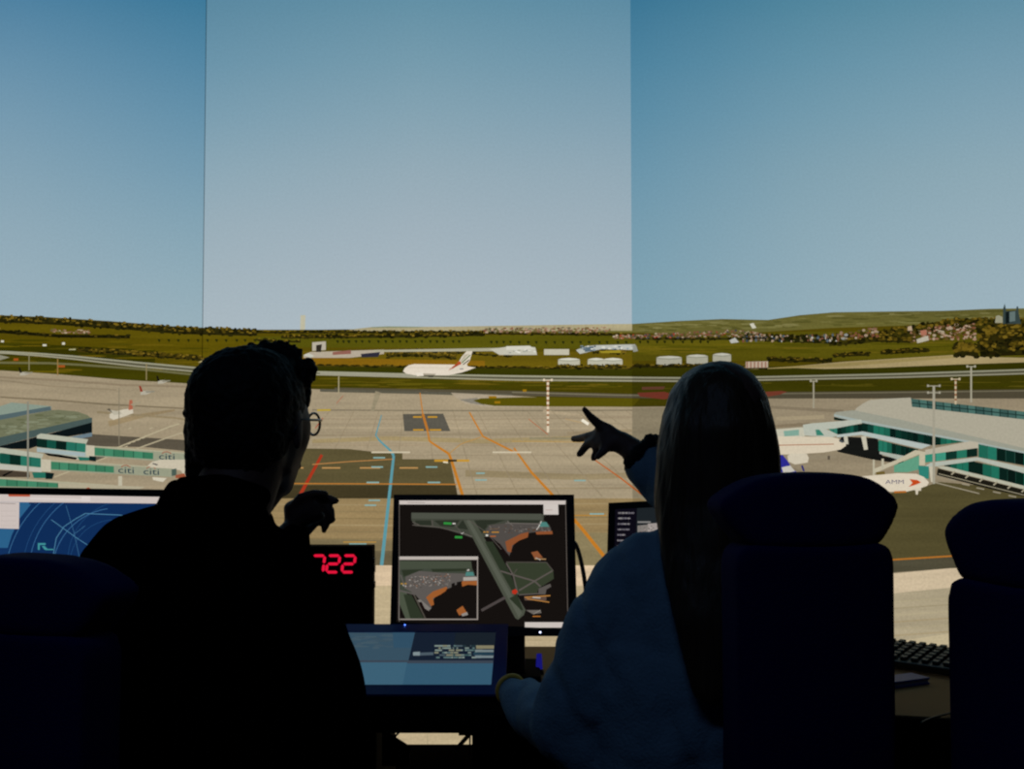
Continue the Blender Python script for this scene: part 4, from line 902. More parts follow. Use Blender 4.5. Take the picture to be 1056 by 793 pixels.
rp.poly(b3_, [(657.5, 537.5), (671, 537.5), (671, 539.3), (657.5, 539.3)], '#7c7a78')
rp.poly(b3_, [(657.5, 542), (668, 541), (668, 550), (657.5, 550)], '#807a75'); rp.poly(b3_, [(668, 540), (683, 539), (682, 546), (676, 551), (668, 551)], '#9c938e')
rp.specks(b3_, [(658, 541), (682, 541)], [(658, 550), (676, 550)], 30, .8, .7, ['#6a6460', '#b5aca6', '#8f7f7d', '#565150'])
rp.poly(b3_, [(657, 551), (664, 551), (660, 554), (656, 554)], '#3f7fa8')
rp.build()

# touch panel in front ------------------------------------------------------
p, q, s_ = P(345, 645, 2.44), P(522, 645, 2.44), P(345, 718, 2.22)
tp = empty('touch_panel', (P(430, 700, 2.4).x, 2.4, DZ)); tag(tp, 'tilted touch panel lying low on the desk with a pale blue picture', 'touch panel')
cvt = Canvas(p, plane3(p, q, s_), tp); cvt.step = .00006; cvt.gain = .6
bpy.context.view_layer.update()
outer = [(335, 643.5), (524, 643.5), (521, 716), (335, 716)]; inner = [(343, 651), (511.5, 651), (506.5, 706), (343, 706)]
clip_in(cvt, inner)
body_slab(cvt, outer, 'housing', M_PLAST, tp, .02)
M_BEZB = mat('dark_blue_glossy_bezel', '#1c3a90', .35)
ring_slab(cvt, outer, inner, 'bezel', M_BEZB, tp, .004)
tpn = Painter([cvt]); tb = tpn.part('display', PM_DISPLAY, 'pale blue display with flight strips')
def quad(p_, c): tpn.poly(tb, p_, c)
quad([(342, 650), (512, 650), (507, 707), (342, 707)], '#3f6a86'); quad([(342, 650), (428.5, 650), (421, 682), (342, 682)], '#476579')
tpn.specks(tb, [(345, 653), (404, 653)], [(345, 668), (404, 668)], 30, 8, 1.2, ['#50697a', '#4b6575', '#536d7c'])
quad([(405, 651), (428, 651), (424, 668), (406, 668)], '#3f647e'); quad([(428.5, 650), (512, 650), (509, 682), (421, 682)], '#1e2a3d'); quad([(470, 650), (512, 650), (510.5, 668), (468, 668)], '#222c36')
quad([(342, 681), (509, 681), (508.6, 684), (342, 684)], '#4b5665')
quad([(342, 683), (420, 683), (415, 707), (342, 707)], '#4d7a94'); quad([(420, 684), (508.6, 684), (507, 707), (415, 707)], '#43708c')
tpn.bump()
for i in range(70):
    x = rnd.uniform(448, 496); y = rnd.choice([666, 668.3, 670.5, 673, 675.5, 678]); w_ = rnd.uniform(2, 9)
    tpn.poly(tb, [(x, y-.8), (min(x+w_, 509), y-.8), (min(x+w_, 509), y+.8), (x, y+.8)], rnd.choice(['#8fa39c', '#6f8c8c', '#4f7071', '#a3a58c', '#5d6f78', '#2c4048', '#9db0a8']), layer=(i % 10 == 0))
quad([(426, 672.5), (433, 672), (433, 676), (426, 676)], '#9fb0b5'); quad([(433, 673), (447, 672.5), (447, 675.5), (433, 676)], '#5f707c'); quad([(491, 665.5), (509.5, 665.5), (509.3, 669), (491, 669)], '#a29b7c'); quad([(490, 670), (509, 670), (509, 672.5), (490, 672.5)], '#8f9fa2'); quad([(488, 673), (509, 673), (509, 675.5), (488, 675.5)], '#2d4d60'); quad([(490, 676), (509, 676), (508.6, 678.5), (490, 678.5)], '#8fa0a6')
tpn.build()
led(cvt, tp, 417.5, 644.6, '#5c8cff', .0016, 3)
bm = bmesh.new()
a_ = cvt.pt(430, 660, -.024)-tp.location; b_ = cvt.pt(430, 700, -.024)-tp.location
box(bm, (a_.x, a_.y+.05, max(.02, a_.z/2)), (.25, .03, max(.04, a_.z)), bev=.004); box(bm, (a_.x, (a_.y+b_.y)/2+.03, .008), (.28, .16, .016), bev=.004)
bm_obj('stand', bm, M_PLAST, tp)
# black speaker-like box beside the touch panel
pb = P(532, 645, 2.5); pz = pb.z
bx_ = empty('desk_box', (P(530, 660, 2.52).x, 2.53, DZ)); tag(bx_, 'black upright box standing behind the right end of the touch panel', 'box')
xa, xb = P(505, 660, 2.5).x, P(541.5, 660, 2.5).x
bm = bmesh.new(); box(bm, ((xa+xb)/2-bx_.location.x, 0, (pz-DZ)/2), (xb-xa, .05, pz-DZ), bev=.005); bm_obj('housing', bm, M_PLAST, bx_)
bm = bmesh.new(); box(bm, ((xa+xb)/2-bx_.location.x, -.027, (pz-DZ)/2), (xb-xa-.014, .003, pz-DZ-.014), bev=.001); bm_obj('front_grille', bm, M_BEZ, bx_)

# digital clock ------------------------------------------------------
xa, xb = P(262, 600, 2.6).x, P(384, 600, 2.6).x; zt = P(300, 563.5, 2.6).z
ck = empty('digital_clock', ((xa+xb)/2, 2.66, DZ)); tag(ck, 'black box clock with red numerals on the desk beside the man', 'clock')
bm = bmesh.new(); box(bm, (0, -.035, (zt-DZ)/2), (xb-xa, .05, zt-DZ), bev=.003); bm_obj('housing', bm, M_EDGE, ck)
cvk = Canvas((0, 2.599, 1), (0, -1, 0), ck); cvk.gain = 1; cvk.step = .0001
bpy.context.view_layer.update()
kp = Painter([cvk]); fpl = kp.part('numerals', PM_DISPLAY, 'red seven segment digits 722')
def seg7(d, x, y, w, h, t, sl=2.0):
    on = {'7': 'abc', '2': 'abged', '1': 'bc', '0': 'abcdef'}[d]
    pt = lambda u, v: (x+u*w+sl*(1-v), y+v*h)
    S = {'a': [(0, 0), (1, 0)], 'b': [(1, 0), (1, .5)], 'c': [(1, .5), (1, 1)], 'd': [(0, 1), (1, 1)], 'e': [(0, .5), (0, 1)], 'f': [(0, 0), (0, .5)], 'g': [(0, .5), (1, .5)]}
    for k_ in on:
        (u0, v0), (u1, v1) = S[k_]; a = Vector(pt(u0, v0)); b = Vector(pt(u1, v1)); dd = (b-a).normalized(); a2_ = a+dd*.35; b2_ = b-dd*.35; nn = Vector((-dd.y, dd.x))*t/2
        kp.poly(fpl, [tuple(a2_), tuple(a2_+dd*t*.5+nn), tuple(b2_-dd*t*.5+nn), tuple(b2_), tuple(b2_-dd*t*.5-nn), tuple(a2_+dd*t*.5-nn)], '#e0163a')
for d, x in (('7', 321), ('2', 336.5), ('2', 352.5)): seg7(d, x, 573, 12, 17, 3.0)
kp.build()
cvp = P(385, 590, 2.58)-ck.location
bm = bmesh.new()
for y_, h_ in ((578, .012), (586, .02), (603, .016)):
    c_ = P(385.5, y_, 2.61)-ck.location; box(bm, (c_.x, c_.y, c_.z), (.007, .02, h_), bev=.002)
bm_obj('side_clips', bm, M_PLAST, ck)

# gooseneck cable between the monitors
pts = spline([P(588, 556, 2.66), P(594, 562, 2.64), P(599, 578, 2.62), P(603, 600, 2.6), P(605, 625, 2.6), P(606, 660, 2.6), desk_pt(606, 690)+Vector((0, 0, .004))], 6)
bm = bmesh.new(); tube(bm, pts, .0052); gs = bm_obj('cable', bm, M_PLAST, smooth=True); tag(gs, 'thick black cable curving down beside the middle monitor to the desk', 'cable')
# glowing cylinder added to imitate a blue reflection on the glossy desk
bp_ = desk_pt(556, 695); bl_o = empty('reflection_streak', (bp_.x, bp_.y, DZ)); tag(bl_o, 'small glowing cylinder added as a blue button on the desk right of the touch panel', 'reflection')
bm = bmesh.new(); cyl(bm, (0, 0, 0), (0, 0, .012), .012, .010, 20); bm_obj('streak_base', bm, M_PLAST, bl_o)
bm = bmesh.new(); cyl(bm, (0, 0, .012), (0, 0, .046), .008, .006, 16); bm_obj('streak_glow', bm, emat('blue_streak', '#1a1a80', .7), bl_o)
# keyboard at the right
kc = desk_pt(948, 688); kb = empty('keyboard', (kc.x, kc.y, DZ+.006), R(-42)); tag(kb, 'black keyboard on the desk between the two right chairs', 'keyboard')
bm = bmesh.new(); box(bm, (0, 0, .018), (.42, .15, .018), bev=.004, rx=R(8)); bm_obj('keyboard_case', bm, M_PLAST, kb)
bm = bmesh.new(); box(bm, (0, 0, 0), (.0155, .0155, .008), bev=.002); M_KEY = mat('keycap', '#2b2a28', .4)
k0 = bm_obj('key', bm, M_KEY, kb)
first = True
for r_ in range(6):
    for c_ in range(16):
        o = k0 if first else k0.copy()
        if not first: C.objects.link(o); o.parent = kb
        first = False
        y_ = -.055+r_*.022; o.location = (-.19+c_*.0252, y_, .031+y_*math.tan(R(8))); o.rotation_euler = (R(8), 0, 0)
bm = bmesh.new()
for sx in (-1, 1): box(bm, (sx*.17, .06, .007), (.03, .012, .026), bev=.002); box(bm, (sx*.17, -.06, .0), (.03, .012, .012), bev=.001)
bm_obj('tilt_feet', bm, M_PLAST, kb)
nb = empty('notebook', (desk_pt(926, 706).x, desk_pt(926, 706).y, DZ), R(25)); tag(nb, 'slim dark blue notebook lying in front of the keyboard', 'notebook')
bm = bmesh.new(); box(bm, (0, 0, .007), (.13, .05, .008)); bm_obj('pages', bm, mat('paper_block', '#6b6f86', .8), nb)
bm = bmesh.new(); box(bm, (0, 0, .013), (.135, .055, .004), bev=.001); box(bm, (0, 0, .002), (.135, .055, .004), bev=.001); bm_obj('cover', bm, mat('blue_cover', '#2f3f8c', .4), nb)
pts = [desk_pt(950, 748), desk_pt(958, 744), desk_pt(968, 741), desk_pt(982, 737), desk_pt(1010, 726)]
bm = bmesh.new(); tube(bm, [p_+Vector((0, 0, .0045)) for p_ in spline(pts, 4)], .0022, 8); tag(bm_obj('cable', bm, M_PLAST, smooth=True), 'thin black cable lying on the desk near the rightmost chair', 'cable')

# ------------------------------------------------------------------ soft shapes (chairs)
def soft(name, m, outline, t, parent, bev=.02, fx=None, yc=0, sub_=1):
    """padded slab: an outline in x,z given thickness along y and rounded all over; fx(x,z) bends it"""
    bm = bmesh.new(); n = len(outline)
    A = [bm.verts.new((x, yc-t/2, z)) for x, z in outline]; B = [bm.verts.new((x, yc+t/2, z)) for x, z in outline]
    bm.faces.new(A); bm.faces.new(B[::-1])
    for i in range(n): bm.faces.new((A[i], B[i], B[(i+1) % n], A[(i+1) % n]))
    bmesh.ops.recalc_face_normals(bm, faces=bm.faces)
    me = bpy.data.meshes.new('tmp'); bm.to_mesh(me); bm.free()
    o = bpy.data.objects.new('tmp', me); C.objects.link(o)
    md = o.modifiers.new('r', 'REMESH'); md.mode = 'VOXEL'; md.voxel_size = .0055
    sm = o.modifiers.new('s', 'SMOOTH'); sm.iterations = 14; sm.factor = .6
    nm = bpy.data.meshes.new_from_object(o.evaluated_get(bpy.context.evaluated_depsgraph_get())); nm.name = name
    bpy.data.objects.remove(o); bpy.data.meshes.remove(me)
    for p_ in nm.polygons: p_.use_smooth = True
    if fx:
        for v in nm.vertices: v.co.y += fx(v.co.x, v.co.z)
    return link(name, nm, parent, m)
def smooth_outline(pts, n=4):
    P2 = [Vector((x, 0, z)) for x, z in pts]; out = []; N = len(P2)
    for i in range(N):
        p0, p1, p2, p3 = P2[i-1], P2[i], P2[(i+1) % N], P2[(i+2) % N]
        for k in range(n):
            t = k/n; v = .5*((2*p1)+(p2-p0)*t+(2*p0-5*p1+4*p2-p3)*t*t+(3*p1-p0-3*p2+p3)*t*t*t); out.append((v.x, v.z))
    return out
def chair(label, hx, hy, top, yaw, seat=.50, s=1.0):
    """(hx,hy) is where the headrest stands; the chair faces +y turned by yaw"""
    fwd = Vector((-math.sin(yaw), math.cos(yaw), 0)); loc = Vector((hx, hy, 0))+fwd*.27
    root = empty('office_chair', loc, yaw); tag(root, label, 'chair', 'high backed chairs at the console')
    H = top
    half = [(0, 0), (.05, -.002), (.085, -.010), (.112, -.026), (.127, -.040), (.128, -.052), (.114, -.074), (.099, -.092), (.08, -.1)]
    o = [(x*s, H+z) for x, z in half] + [(-x*s, H+z) for x, z in half[:0:-1]]
    soft('headrest', M_CHAIR, smooth_outline(o[::-1], 2), .075, root, .022, lambda x, z: .9*x*x*2.0, -.27)
    bt = H-.094
    half = [(0, bt), (.09, bt), (.108, bt-.008), (.112, bt-.03), (.111, bt-.10), (.110, bt-.34), (.14, bt-.38), (.20, bt-.42), (.235, bt-.46), (.235, seat+.10), (.20, seat+.03), (0, seat+.03)]
    o = [(x*s, z) for x, z in half] + [(-x*s, z) for x, z in half[-2:0:-1]]
    soft('backrest', M_CHAIR, o[::-1], .075, root, .02, lambda x, z: 1.2*x*x + (-.02 if z > .9 else -.02*(z-seat)/.4), -.25)
    bm = bmesh.new(); box(bm, (0, 0, seat-.045), (.48, .48, .09), bev=.035); bm_obj('seat', bm, M_CHAIR, root, True)
    bm = bmesh.new(); box(bm, (0, -.27, seat-.02+.1), (.09, .02, .3), bev=.005); box(bm, (0, -.12, seat-.1), (.12, .34, .03), bev=.005); bm_obj('back_bracket', bm, M_METAL, root)
    for sx in (-1, 1):
        bm = bmesh.new(); box(bm, (sx*.27, .0, seat+.17), (.07, .24, .03), bev=.012); ar = bm_obj('armrest', bm, M_PLAST, root)
        bm = bmesh.new(); box(bm, (sx*.27, -.01, seat+.05), (.03, .05, .22), bev=.004); box(bm, (sx*.19, -.01, seat-.08), (.18, .05, .02), bev=.003); bm_obj('arm_post', bm, M_METAL, ar)
    bm = bmesh.new(); cyl(bm, (0, 0, .1), (0, 0, seat-.09), .028, .022); bm_obj('gas_lift', bm, M_METAL, root)
    bm = bmesh.new(); cyl(bm, (0, 0, .07), (0, 0, .12), .045, .035)
    for k in range(5):
        a = 2*PI*k/5+.3; e = Vector((math.cos(a), math.sin(a), 0))
        cyl(bm, e*.03+Vector((0, 0, .1)), e*.29+Vector((0, 0, .072)), .02, .013, 8)
    bm_obj('star_base', bm, M_METAL, root)
    for k in range(5):
        a = 2*PI*k/5+.3; e = Vector((math.cos(a), math.sin(a), 0)); tdir = Vector((-e.y, e.x, 0))
        bm = bmesh.new()
        for sd in (-1, 1): cyl(bm, e*.29+Vector((0, 0, .029))+tdir*sd*.010, e*.29+Vector((0, 0, .029))+tdir*sd*.024, .028, seg=14)
        cyl(bm, e*.29+Vector((0, 0, .029)), e*.29+Vector((0, 0, .075)), .009, seg=8)
        bm_obj('caster', bm, M_PLAST, root)
    return root
p1 = P(30, 572, 1.42); p2 = P(835, 487, 1.50); p3 = P(1074, 515, 1.22)
chair('dark blue high-backed chair behind the man, at the left edge', p1.x, 1.42, p1.z, R(-22))
chair('dark blue high-backed chair close behind the long-haired woman', p2.x, 1.50, p2.z, R(8))
chair('empty dark blue high-backed chair cut off by the right edge', p3.x, 1.22, p3.z, R(-60), s=1.0)

# ------------------------------------------------------------------ people
def ico(bm, c, r, rz=0, sub_=2, rot=None):
    if not isinstance(r, (tuple, list)): r = (r, r, r)
    M = Matrix.Translation(Vector(c)) @ (rot.to_4x4() if rot else Matrix.Rotation(rz, 4, 'Z')) @ Matrix.Diagonal((*r, 1))
    return bmesh.ops.create_icosphere(bm, subdivisions=sub_, radius=1, matrix=M)['verts']
def hull_into(bm, items):
    """convex hull around balls (centre, radius[, turn])"""
    b2 = bmesh.new()
    for it in items: ico(b2, it[0], it[1], it[2] if len(it) > 2 else 0, sub_=(3 if (max(it[1]) if isinstance(it[1], (tuple, list)) else it[1]) > .03 else 2))
    r = bmesh.ops.convex_hull(b2, input=b2.verts)
    bad = [g for g in r['geom_interior'] if isinstance(g, bmesh.types.BMVert)] + [g for g in r['geom_unused'] if isinstance(g, bmesh.types.BMVert)]
    bmesh.ops.delete(b2, geom=list(set(bad)), context='VERTS')
    me = bpy.data.meshes.new('tmp'); b2.to_mesh(me); b2.free(); bm.from_mesh(me); bpy.data.meshes.remove(me)
def fuse(name, groups, m, parent, voxel=.005, smooth=4, disp=None):
    bm = bmesh.new()
    for g in groups: hull_into(bm, g)
    bmesh.ops.translate(bm, verts=bm.verts, vec=-parent.location)
    bmesh.ops.recalc_face_normals(bm, faces=bm.faces)
    me = bpy.data.meshes.new('tmp'); bm.to_mesh(me); bm.free()
    o = bpy.data.objects.new('tmp', me); C.objects.link(o)
    md = o.modifiers.new('r', 'REMESH'); md.mode = 'VOXEL'; md.voxel_size = voxel
    if smooth: sm = o.modifiers.new('s', 'SMOOTH'); sm.iterations = smooth; sm.factor = .5
    if disp:
        tx = bpy.data.textures.new(name+'_folds', 'CLOUDS'); tx.noise_scale = disp[1]; tx.noise_depth = 2
        d = o.modifiers.new('d', 'DISPLACE'); d.texture = tx; d.strength = disp[0]; d.mid_level = .5; d.texture_coords = 'LOCAL'
    dg = bpy.context.evaluated_depsgraph_get(); nm = bpy.data.meshes.new_from_object(o.evaluated_get(dg)); nm.name = name
    bpy.data.objects.remove(o); bpy.data.meshes.remove(me)
    for p_ in nm.polygons: p_.use_smooth = True
    return link(name, nm, parent, m)
def limb(*pr): return [[pr[i], pr[i+1]] for i in range(len(pr)-1)]
def finger(base, dirs, lens, r0, r1):
    """chain of phalanges"""
    out = []; p_ = Vector(base); n = len(lens); r = r0
    for i, (d, l_) in enumerate(zip(dirs, lens)):
        q_ = p_+Vector(d).normalized()*l_; r2 = r0+(r1-r0)*(i+1)/n
        out.append([(p_, r), (q_, r2)]); p_ = q_; r = r2
    return out
def chain_px(pts):   # [(px,py,D,rpx)]
    L_ = [(P(x, y, D), r*D/F) for x, y, D, r in pts]
    return limb(*L_)
def head_groups(c, yaw, pitch=0, s=1.0):
    """skull, jaw, nose, brow, lips, ears; c = centre of the head, face along +y before the turn"""
    M = Matrix.Rotation(yaw, 3, 'Z') @ Matrix.Rotation(pitch, 3, 'X')
    t = lambda x, y, z: Vector(c)+M @ Vector((x*s, y*s, z*s))
    return [[(t(0, -.018, .03), (.075*s, .092*s, .085*s), yaw), (t(0, .03, .0), (.068*s, .06*s, .075*s), yaw)],
            [(t(0, .02, -.02), (.064*s, .065*s, .06*s), yaw), (t(0, .055, -.095), (.024*s, .022*s, .018*s), yaw), (t(.045, .0, -.06), .018*s), (t(-.045, .0, -.06), .018*s)],
            [(t(0, .088, .01), .008*s), (t(0, .112, -.03), .010*s), (t(.013, .096, -.034), .008*s), (t(-.013, .096, -.034), .008*s)],
            [(t(.03, .08, .028), .009*s), (t(-.03, .08, .028), .009*s)],
            [(t(.018, .086, -.062), .006*s), (t(0, .094, -.060), .007*s), (t(-.018, .086, -.062), .006*s)],
            [(t(.074, -.005, .012), (.008*s, .018*s, .022*s), yaw), (t(.078, -.005, -.02), (.006*s, .01*s, .016*s), yaw)],
            [(t(-.074, -.005, .012), (.008*s, .018*s, .022*s), yaw), (t(-.078, -.005, -.02), (.006*s, .01*s, .016*s), yaw)]], t

# ---------- man
man = empty('person', (P(225, 600, 1.72).x, 1.78, 0)); tag(man, 'person in black jacket and glasses seated at left, looking right, hand raised', 'person')
hc = P(266, 441, 1.72); hy = R(-24)
hg_, ht = head_groups(hc, hy, 0, 1.0)
nk = P(238, 520, 1.68)
px_m = lambda x, y, D, r: (P(x, y, D), r*D/F)
shL, shR = P(128, 600, 1.68), P(282, 610, 1.72)
pel = Vector((P(222, 600, 1.72).x, 1.74, .60))
torso = [[(P(150, 605, 1.69), .06), (P(262, 600, 1.71), .06), (P(220, 640, 1.70), (.15, .10, .08))], [(P(220, 640, 1.70), (.165, .10, .10)), (pel+Vector((0, 0, .1)), (.15, .10, .08))], [(pel+Vector((0, 0, .12)), (.15, .105, .08)), (pel, (.165, .12, .09))]]
neck = [[(hc+Vector((-.005, -.03, -.04)), .058), (nk, .062)], [(nk, .06), (P(220, 590, 1.69), .055)], [(P(297, 440, 1.77), .030), (P(292, 468, 1.76), .031), (P(274, 470, 1.74), .04)], [(P(292, 468, 1.76), .031), (P(276, 500, 1.75), .031), (P(250, 500, 1.72), .04)], [(P(276, 500, 1.75), .031), (P(262, 520, 1.73), .03)]]
elR = P(332, 722, 1.84); wrR = P(299, 552, 2.02)
elL = P(88, 720, 1.74); wrL = P(150, 716, 2.06)
armR = limb((shR, .052), (elR, .042), (wrR, .027)); armL = limb((shL, .052), (elL, .042), (wrL, .027))
# raised right hand: palm then five fingers curling to the right
hp = P(315, 528, 2.04); ux = Vector((1, 0, 0)); uz = Vector((0, 0, 1)); uy = Vector((0, 1, 0))
handR = [[(wrR, .024), (P(306, 545, 2.03), (.026, .016, .024))], [(P(304, 543, 2.03), .019), (P(300, 524, 2.04), .014), (P(316, 516, 2.04), .013), (P(327, 528, 2.04), .014), (P(322, 537, 2.03), .015), (P(312, 546, 2.03), .018)]]
handR += finger(P(302, 523, 2.03), [(.6, .0, .8), (1, .1, .35), (1, .1, -.1)], [.022, .026, .022], .0095, .007)     # index
handR += finger(P(312, 519, 2.05), [(.9, .1, .5), (1, .1, .0), (.9, -.1, -.3)], [.022, .024, .020], .0095, .007)
handR += finger(P(321, 523, 2.05), [(1, .1, .2), (1, -.1, -.5), (.2, -.4, -1)], [.018, .022, .018], .009, .007)
handR += finger(P(325, 531, 2.05), [(1, .1, -.1), (.5, -.3, -.9), (-.3, -.5, -.8)], [.014, .018, .014], .0085, .0065)
handR += finger(P(308, 540, 2.02), [(.9, -.6, .3), (1, -.2, .35)], [.028, .024], .011, .008)        # thumb
def flat_hand(w, d, side, s=1.0):
    """hand resting palm down; d = pointing direction, side = thumb side unit"""
    d = Vector(d).normalized(); sd = Vector(side).normalized(); g = [[(w, .024*s), (w+d*.03*s, (.03*s, .03*s, .016*s))]]
    kn = []
    pal = [(w+d*.02*s+sd*.02*s, .014*s), (w+d*.02*s-sd*.02*s, .014*s)]
    for i in range(4): kn.append(w+d*(.088-.004*abs(i-1))*s+sd*(.03-.02*i)*s); pal.append((kn[-1], .0105*s))
    g.append(pal)
    for i, k in enumerate(kn):
        l_ = (.04, .045, .042, .032)[i]*s; dn = Vector((0, 0, -1))
        g += finger(k, [d+sd*.1*(1.2-i)+dn*.1, d+dn*.45, d+dn*.8], [l_, l_*.62, l_*.5], .0092*s, .0072*s)
    g += finger(w+d*.02*s+sd*.025*s, [d*.5+sd*.9, d+sd*.45, d+sd*.1], [.035*s, .032*s, .026*s], .0125*s, .0085*s)
    return g
handL = flat_hand(wrL, (.2, 1, -.1), (.98, -.2, 0))
hipL, hipR = pel+Vector((-.09, .02, -.005)), pel+Vector((.09, .02, -.005))
knL, knR = pel+Vector((-.16, .38, .0)), pel+Vector((.14, .40, .0)); knL.z = knR.z = .575
akL, akR = Vector((knL.x-.02, knL.y+.02, .10)), Vector((knR.x+.02, knR.y+.02, .10))
legs = limb((hipL, .085), (knL, .055), (akL, .038)) + limb((hipR, .085), (knR, .055), (akR, .038))
feet = [[(akL, .036), (akL+Vector((0, .03, -.055)), (.03, .04, .03))], [(akL+Vector((0, -.02, -.06)), .03), (akL+Vector((0, .15, -.07)), (.035, .04, .02))], [(akR, .036), (akR+Vector((0, .03, -.055)), (.03, .04, .03))], [(akR+Vector((0, -.02, -.06)), .03), (akR+Vector((0, .15, -.07)), (.035, .04, .02))]]
fuse('body', hg_+neck+torso+armR+armL+handR+handL+legs+feet, M_SKIN, man, .0045, 3)
def grow(groups, d): 
    o_ = []
    for g in groups:
        n_ = []
        for it in g:
            r = it[1]; r = tuple(x+d for x in r) if isinstance(r, (tuple, list)) else r+d
            n_.append((it[0], r)+tuple(it[2:]))
        o_.append(n_)
    return o_
def pm(x, y, D, r): return (P(x, y, D), r*D/F)
jk = grow(torso, .010)+[[pm(140, 572, 1.68, 45), pm(126, 592, 1.68, 45), pm(200, 572, 1.66, 45)], [pm(272, 588, 1.70, 45), pm(302, 640, 1.72, 50), pm(215, 590, 1.68, 50)], [pm(188, 545, 1.67, 30), pm(248, 552, 1.68, 30), pm(272, 588, 1.70, 45), pm(140, 572, 1.68, 45)],
     [pm(126, 592, 1.68, 44), pm(120, 660, 1.7, 42)], [pm(302, 640, 1.72, 50), pm(325, 700, 1.76, 49)], [pm(325, 700, 1.76, 49), pm(334, 734, 1.8, 47)], [pm(215, 600, 1.69, 60), pm(300, 690, 1.74, 55), pm(150, 690, 1.72, 55)]]
jk += limb((P(330, 724, 1.83), .052), (P(298, 566, 2.01), .038), (P(302, 554, 2.02), .031)) + limb((shL, .060), (elL, .054), (wrL-Vector((0, .02, 0)), .036))
jk += [[(P(190, 503, 1.62), .018), (P(268, 512, 1.64), .018), (P(230, 500, 1.61), .018), (P(225, 530, 1.62), .03)], [(P(181, 505, 1.66), .017), (P(176, 520, 1.66), .022), (P(210, 505, 1.60), .018), (P(215, 530, 1.62), .03)], [(P(210, 507, 1.60), .018), (P(262, 524, 1.63), .018), (P(250, 545, 1.64), .03), (P(215, 530, 1.62), .03)], [(P(262, 524, 1.63), .016), (P(272, 536, 1.72), .016), (P(262, 550, 1.68), .03)]]
fuse('jacket', jk, M_JACKET, man, .006, 3, (.008, .09))
fuse('trousers', grow(legs, .010)+grow([torso[2]], .012), M_TROUS, man, .007, 3, (.006, .08))
fuse('shoes', grow([feet[1], feet[3]], .006), M_SHOE, man, .005, 2)
M3 = Matrix.Rotation(hy, 3, 'Z')
hair = [[(ht(0, -.030, .045), (.086, .100, .082), hy), (ht(0, -.045, -.01), (.080, .075, .07), hy)], [(ht(0, -.055, -.01), (.07, .055, .05), hy), (ht(0, -.045, -.065), (.058, .045, .03), hy)],
        [(ht(0, .03, .088), (.062, .045, .035), hy), (ht(0, -.03, .096), (.065, .06, .029), hy)]]
for i in range(46):
    a = rnd.uniform(0, 2*PI); rr = rnd.uniform(.2, 1); bx0 = rr*math.cos(a)*.055; by0 = rr*math.sin(a)*.07+.005
    b0 = ht(bx0, by0, .105-.03*rr); tip = b0+M3 @ Vector((bx0*.25+rnd.uniform(-.01, .01), .012+rnd.uniform(-.008, .012), rnd.uniform(.018, .030)))
    hair.append([(b0, .010), (tip, .0022)])
hair.append([(P(268, 372, 1.72), .018), (P(294, 372, 1.72), .018), (P(309, 384, 1.73), .014)])
for px_, py_, tx, ty in ((262, 362, 258, 353), (280, 362, 274, 351), (288, 360, 290, 350), (300, 366, 304, 355), (276, 362, 268, 352), (284, 362, 283, 351), (292, 364, 297, 353), (312, 378, 322, 369), (316, 384, 325, 374), (316, 390, 323, 382), (303, 372, 311, 360), (312, 392, 321, 400), (196, 425, 192, 432), (262, 364, 256, 355), (270, 362, 275, 352), (320, 380, 324, 392)):
    hair.append([(P(px_, py_, 1.72), .011), (P(tx, ty, 1.73), .0025)])
hair += [[(P(212, 440, 1.70), .033), (P(206, 485, 1.70), .022), (P(235, 490, 1.68), .03)], [(P(206, 485, 1.70), .022), (P(207, 510, 1.69), .02), (P(240, 510, 1.68), .03)], [(P(214, 470, 1.69), .028), (P(276, 474, 1.70), .03), (P(240, 484, 1.67), .03)], [(P(300, 385, 1.74), .02), (P(311, 405, 1.75), .016), (P(309, 425, 1.75), .013)]]
fuse('hair', hair, M_HAIRM, man, .0035, 1, (.006, .012))
for sx in (-1, 1):
    bm = bmesh.new(); ico(bm, ht(sx*.031, .072, .008)-man.location, .012, sub_=2); bm_obj('eye', bm, M_EYE, man, True)
# glasses
gl = empty('glasses', (0, 0, 0)); bpy.data.objects.remove(gl)
bm = bmesh.new()
for sx in (-1, 1):
    c_ = ht(sx*.033, .104, .006)-man.location
    wr_ = math.radians(32)*sx
    rim = [c_+M3 @ Vector((.025*math.cos(t_)*math.cos(wr_), -.025*math.cos(t_)*math.sin(wr_), .018*math.sin(t_))) for t_ in [2*PI*k/20 for k in range(21)]]
    tube(bm, rim, .0022, 6)
    tube(bm, [ht(sx*.054, .092, .012)-man.location, ht(sx*.060, .085, .012)-man.location, ht(sx*.075, .05, .012)-man.location, ht(sx*.080, .0, .012)-man.location, ht(sx*.080, -.02, -.008)-man.location], .0022, 6)
tube(bm, [ht(-.008, .106, .01)-man.location, ht(0, .110, .013)-man.location, ht(.008, .106, .01)-man.location], .002, 6)
ge = bm_obj('glasses', bm, mat('glasses_frame', '#101c30', .3), man, True); ge['label'] = 'thin dark framed glasses'

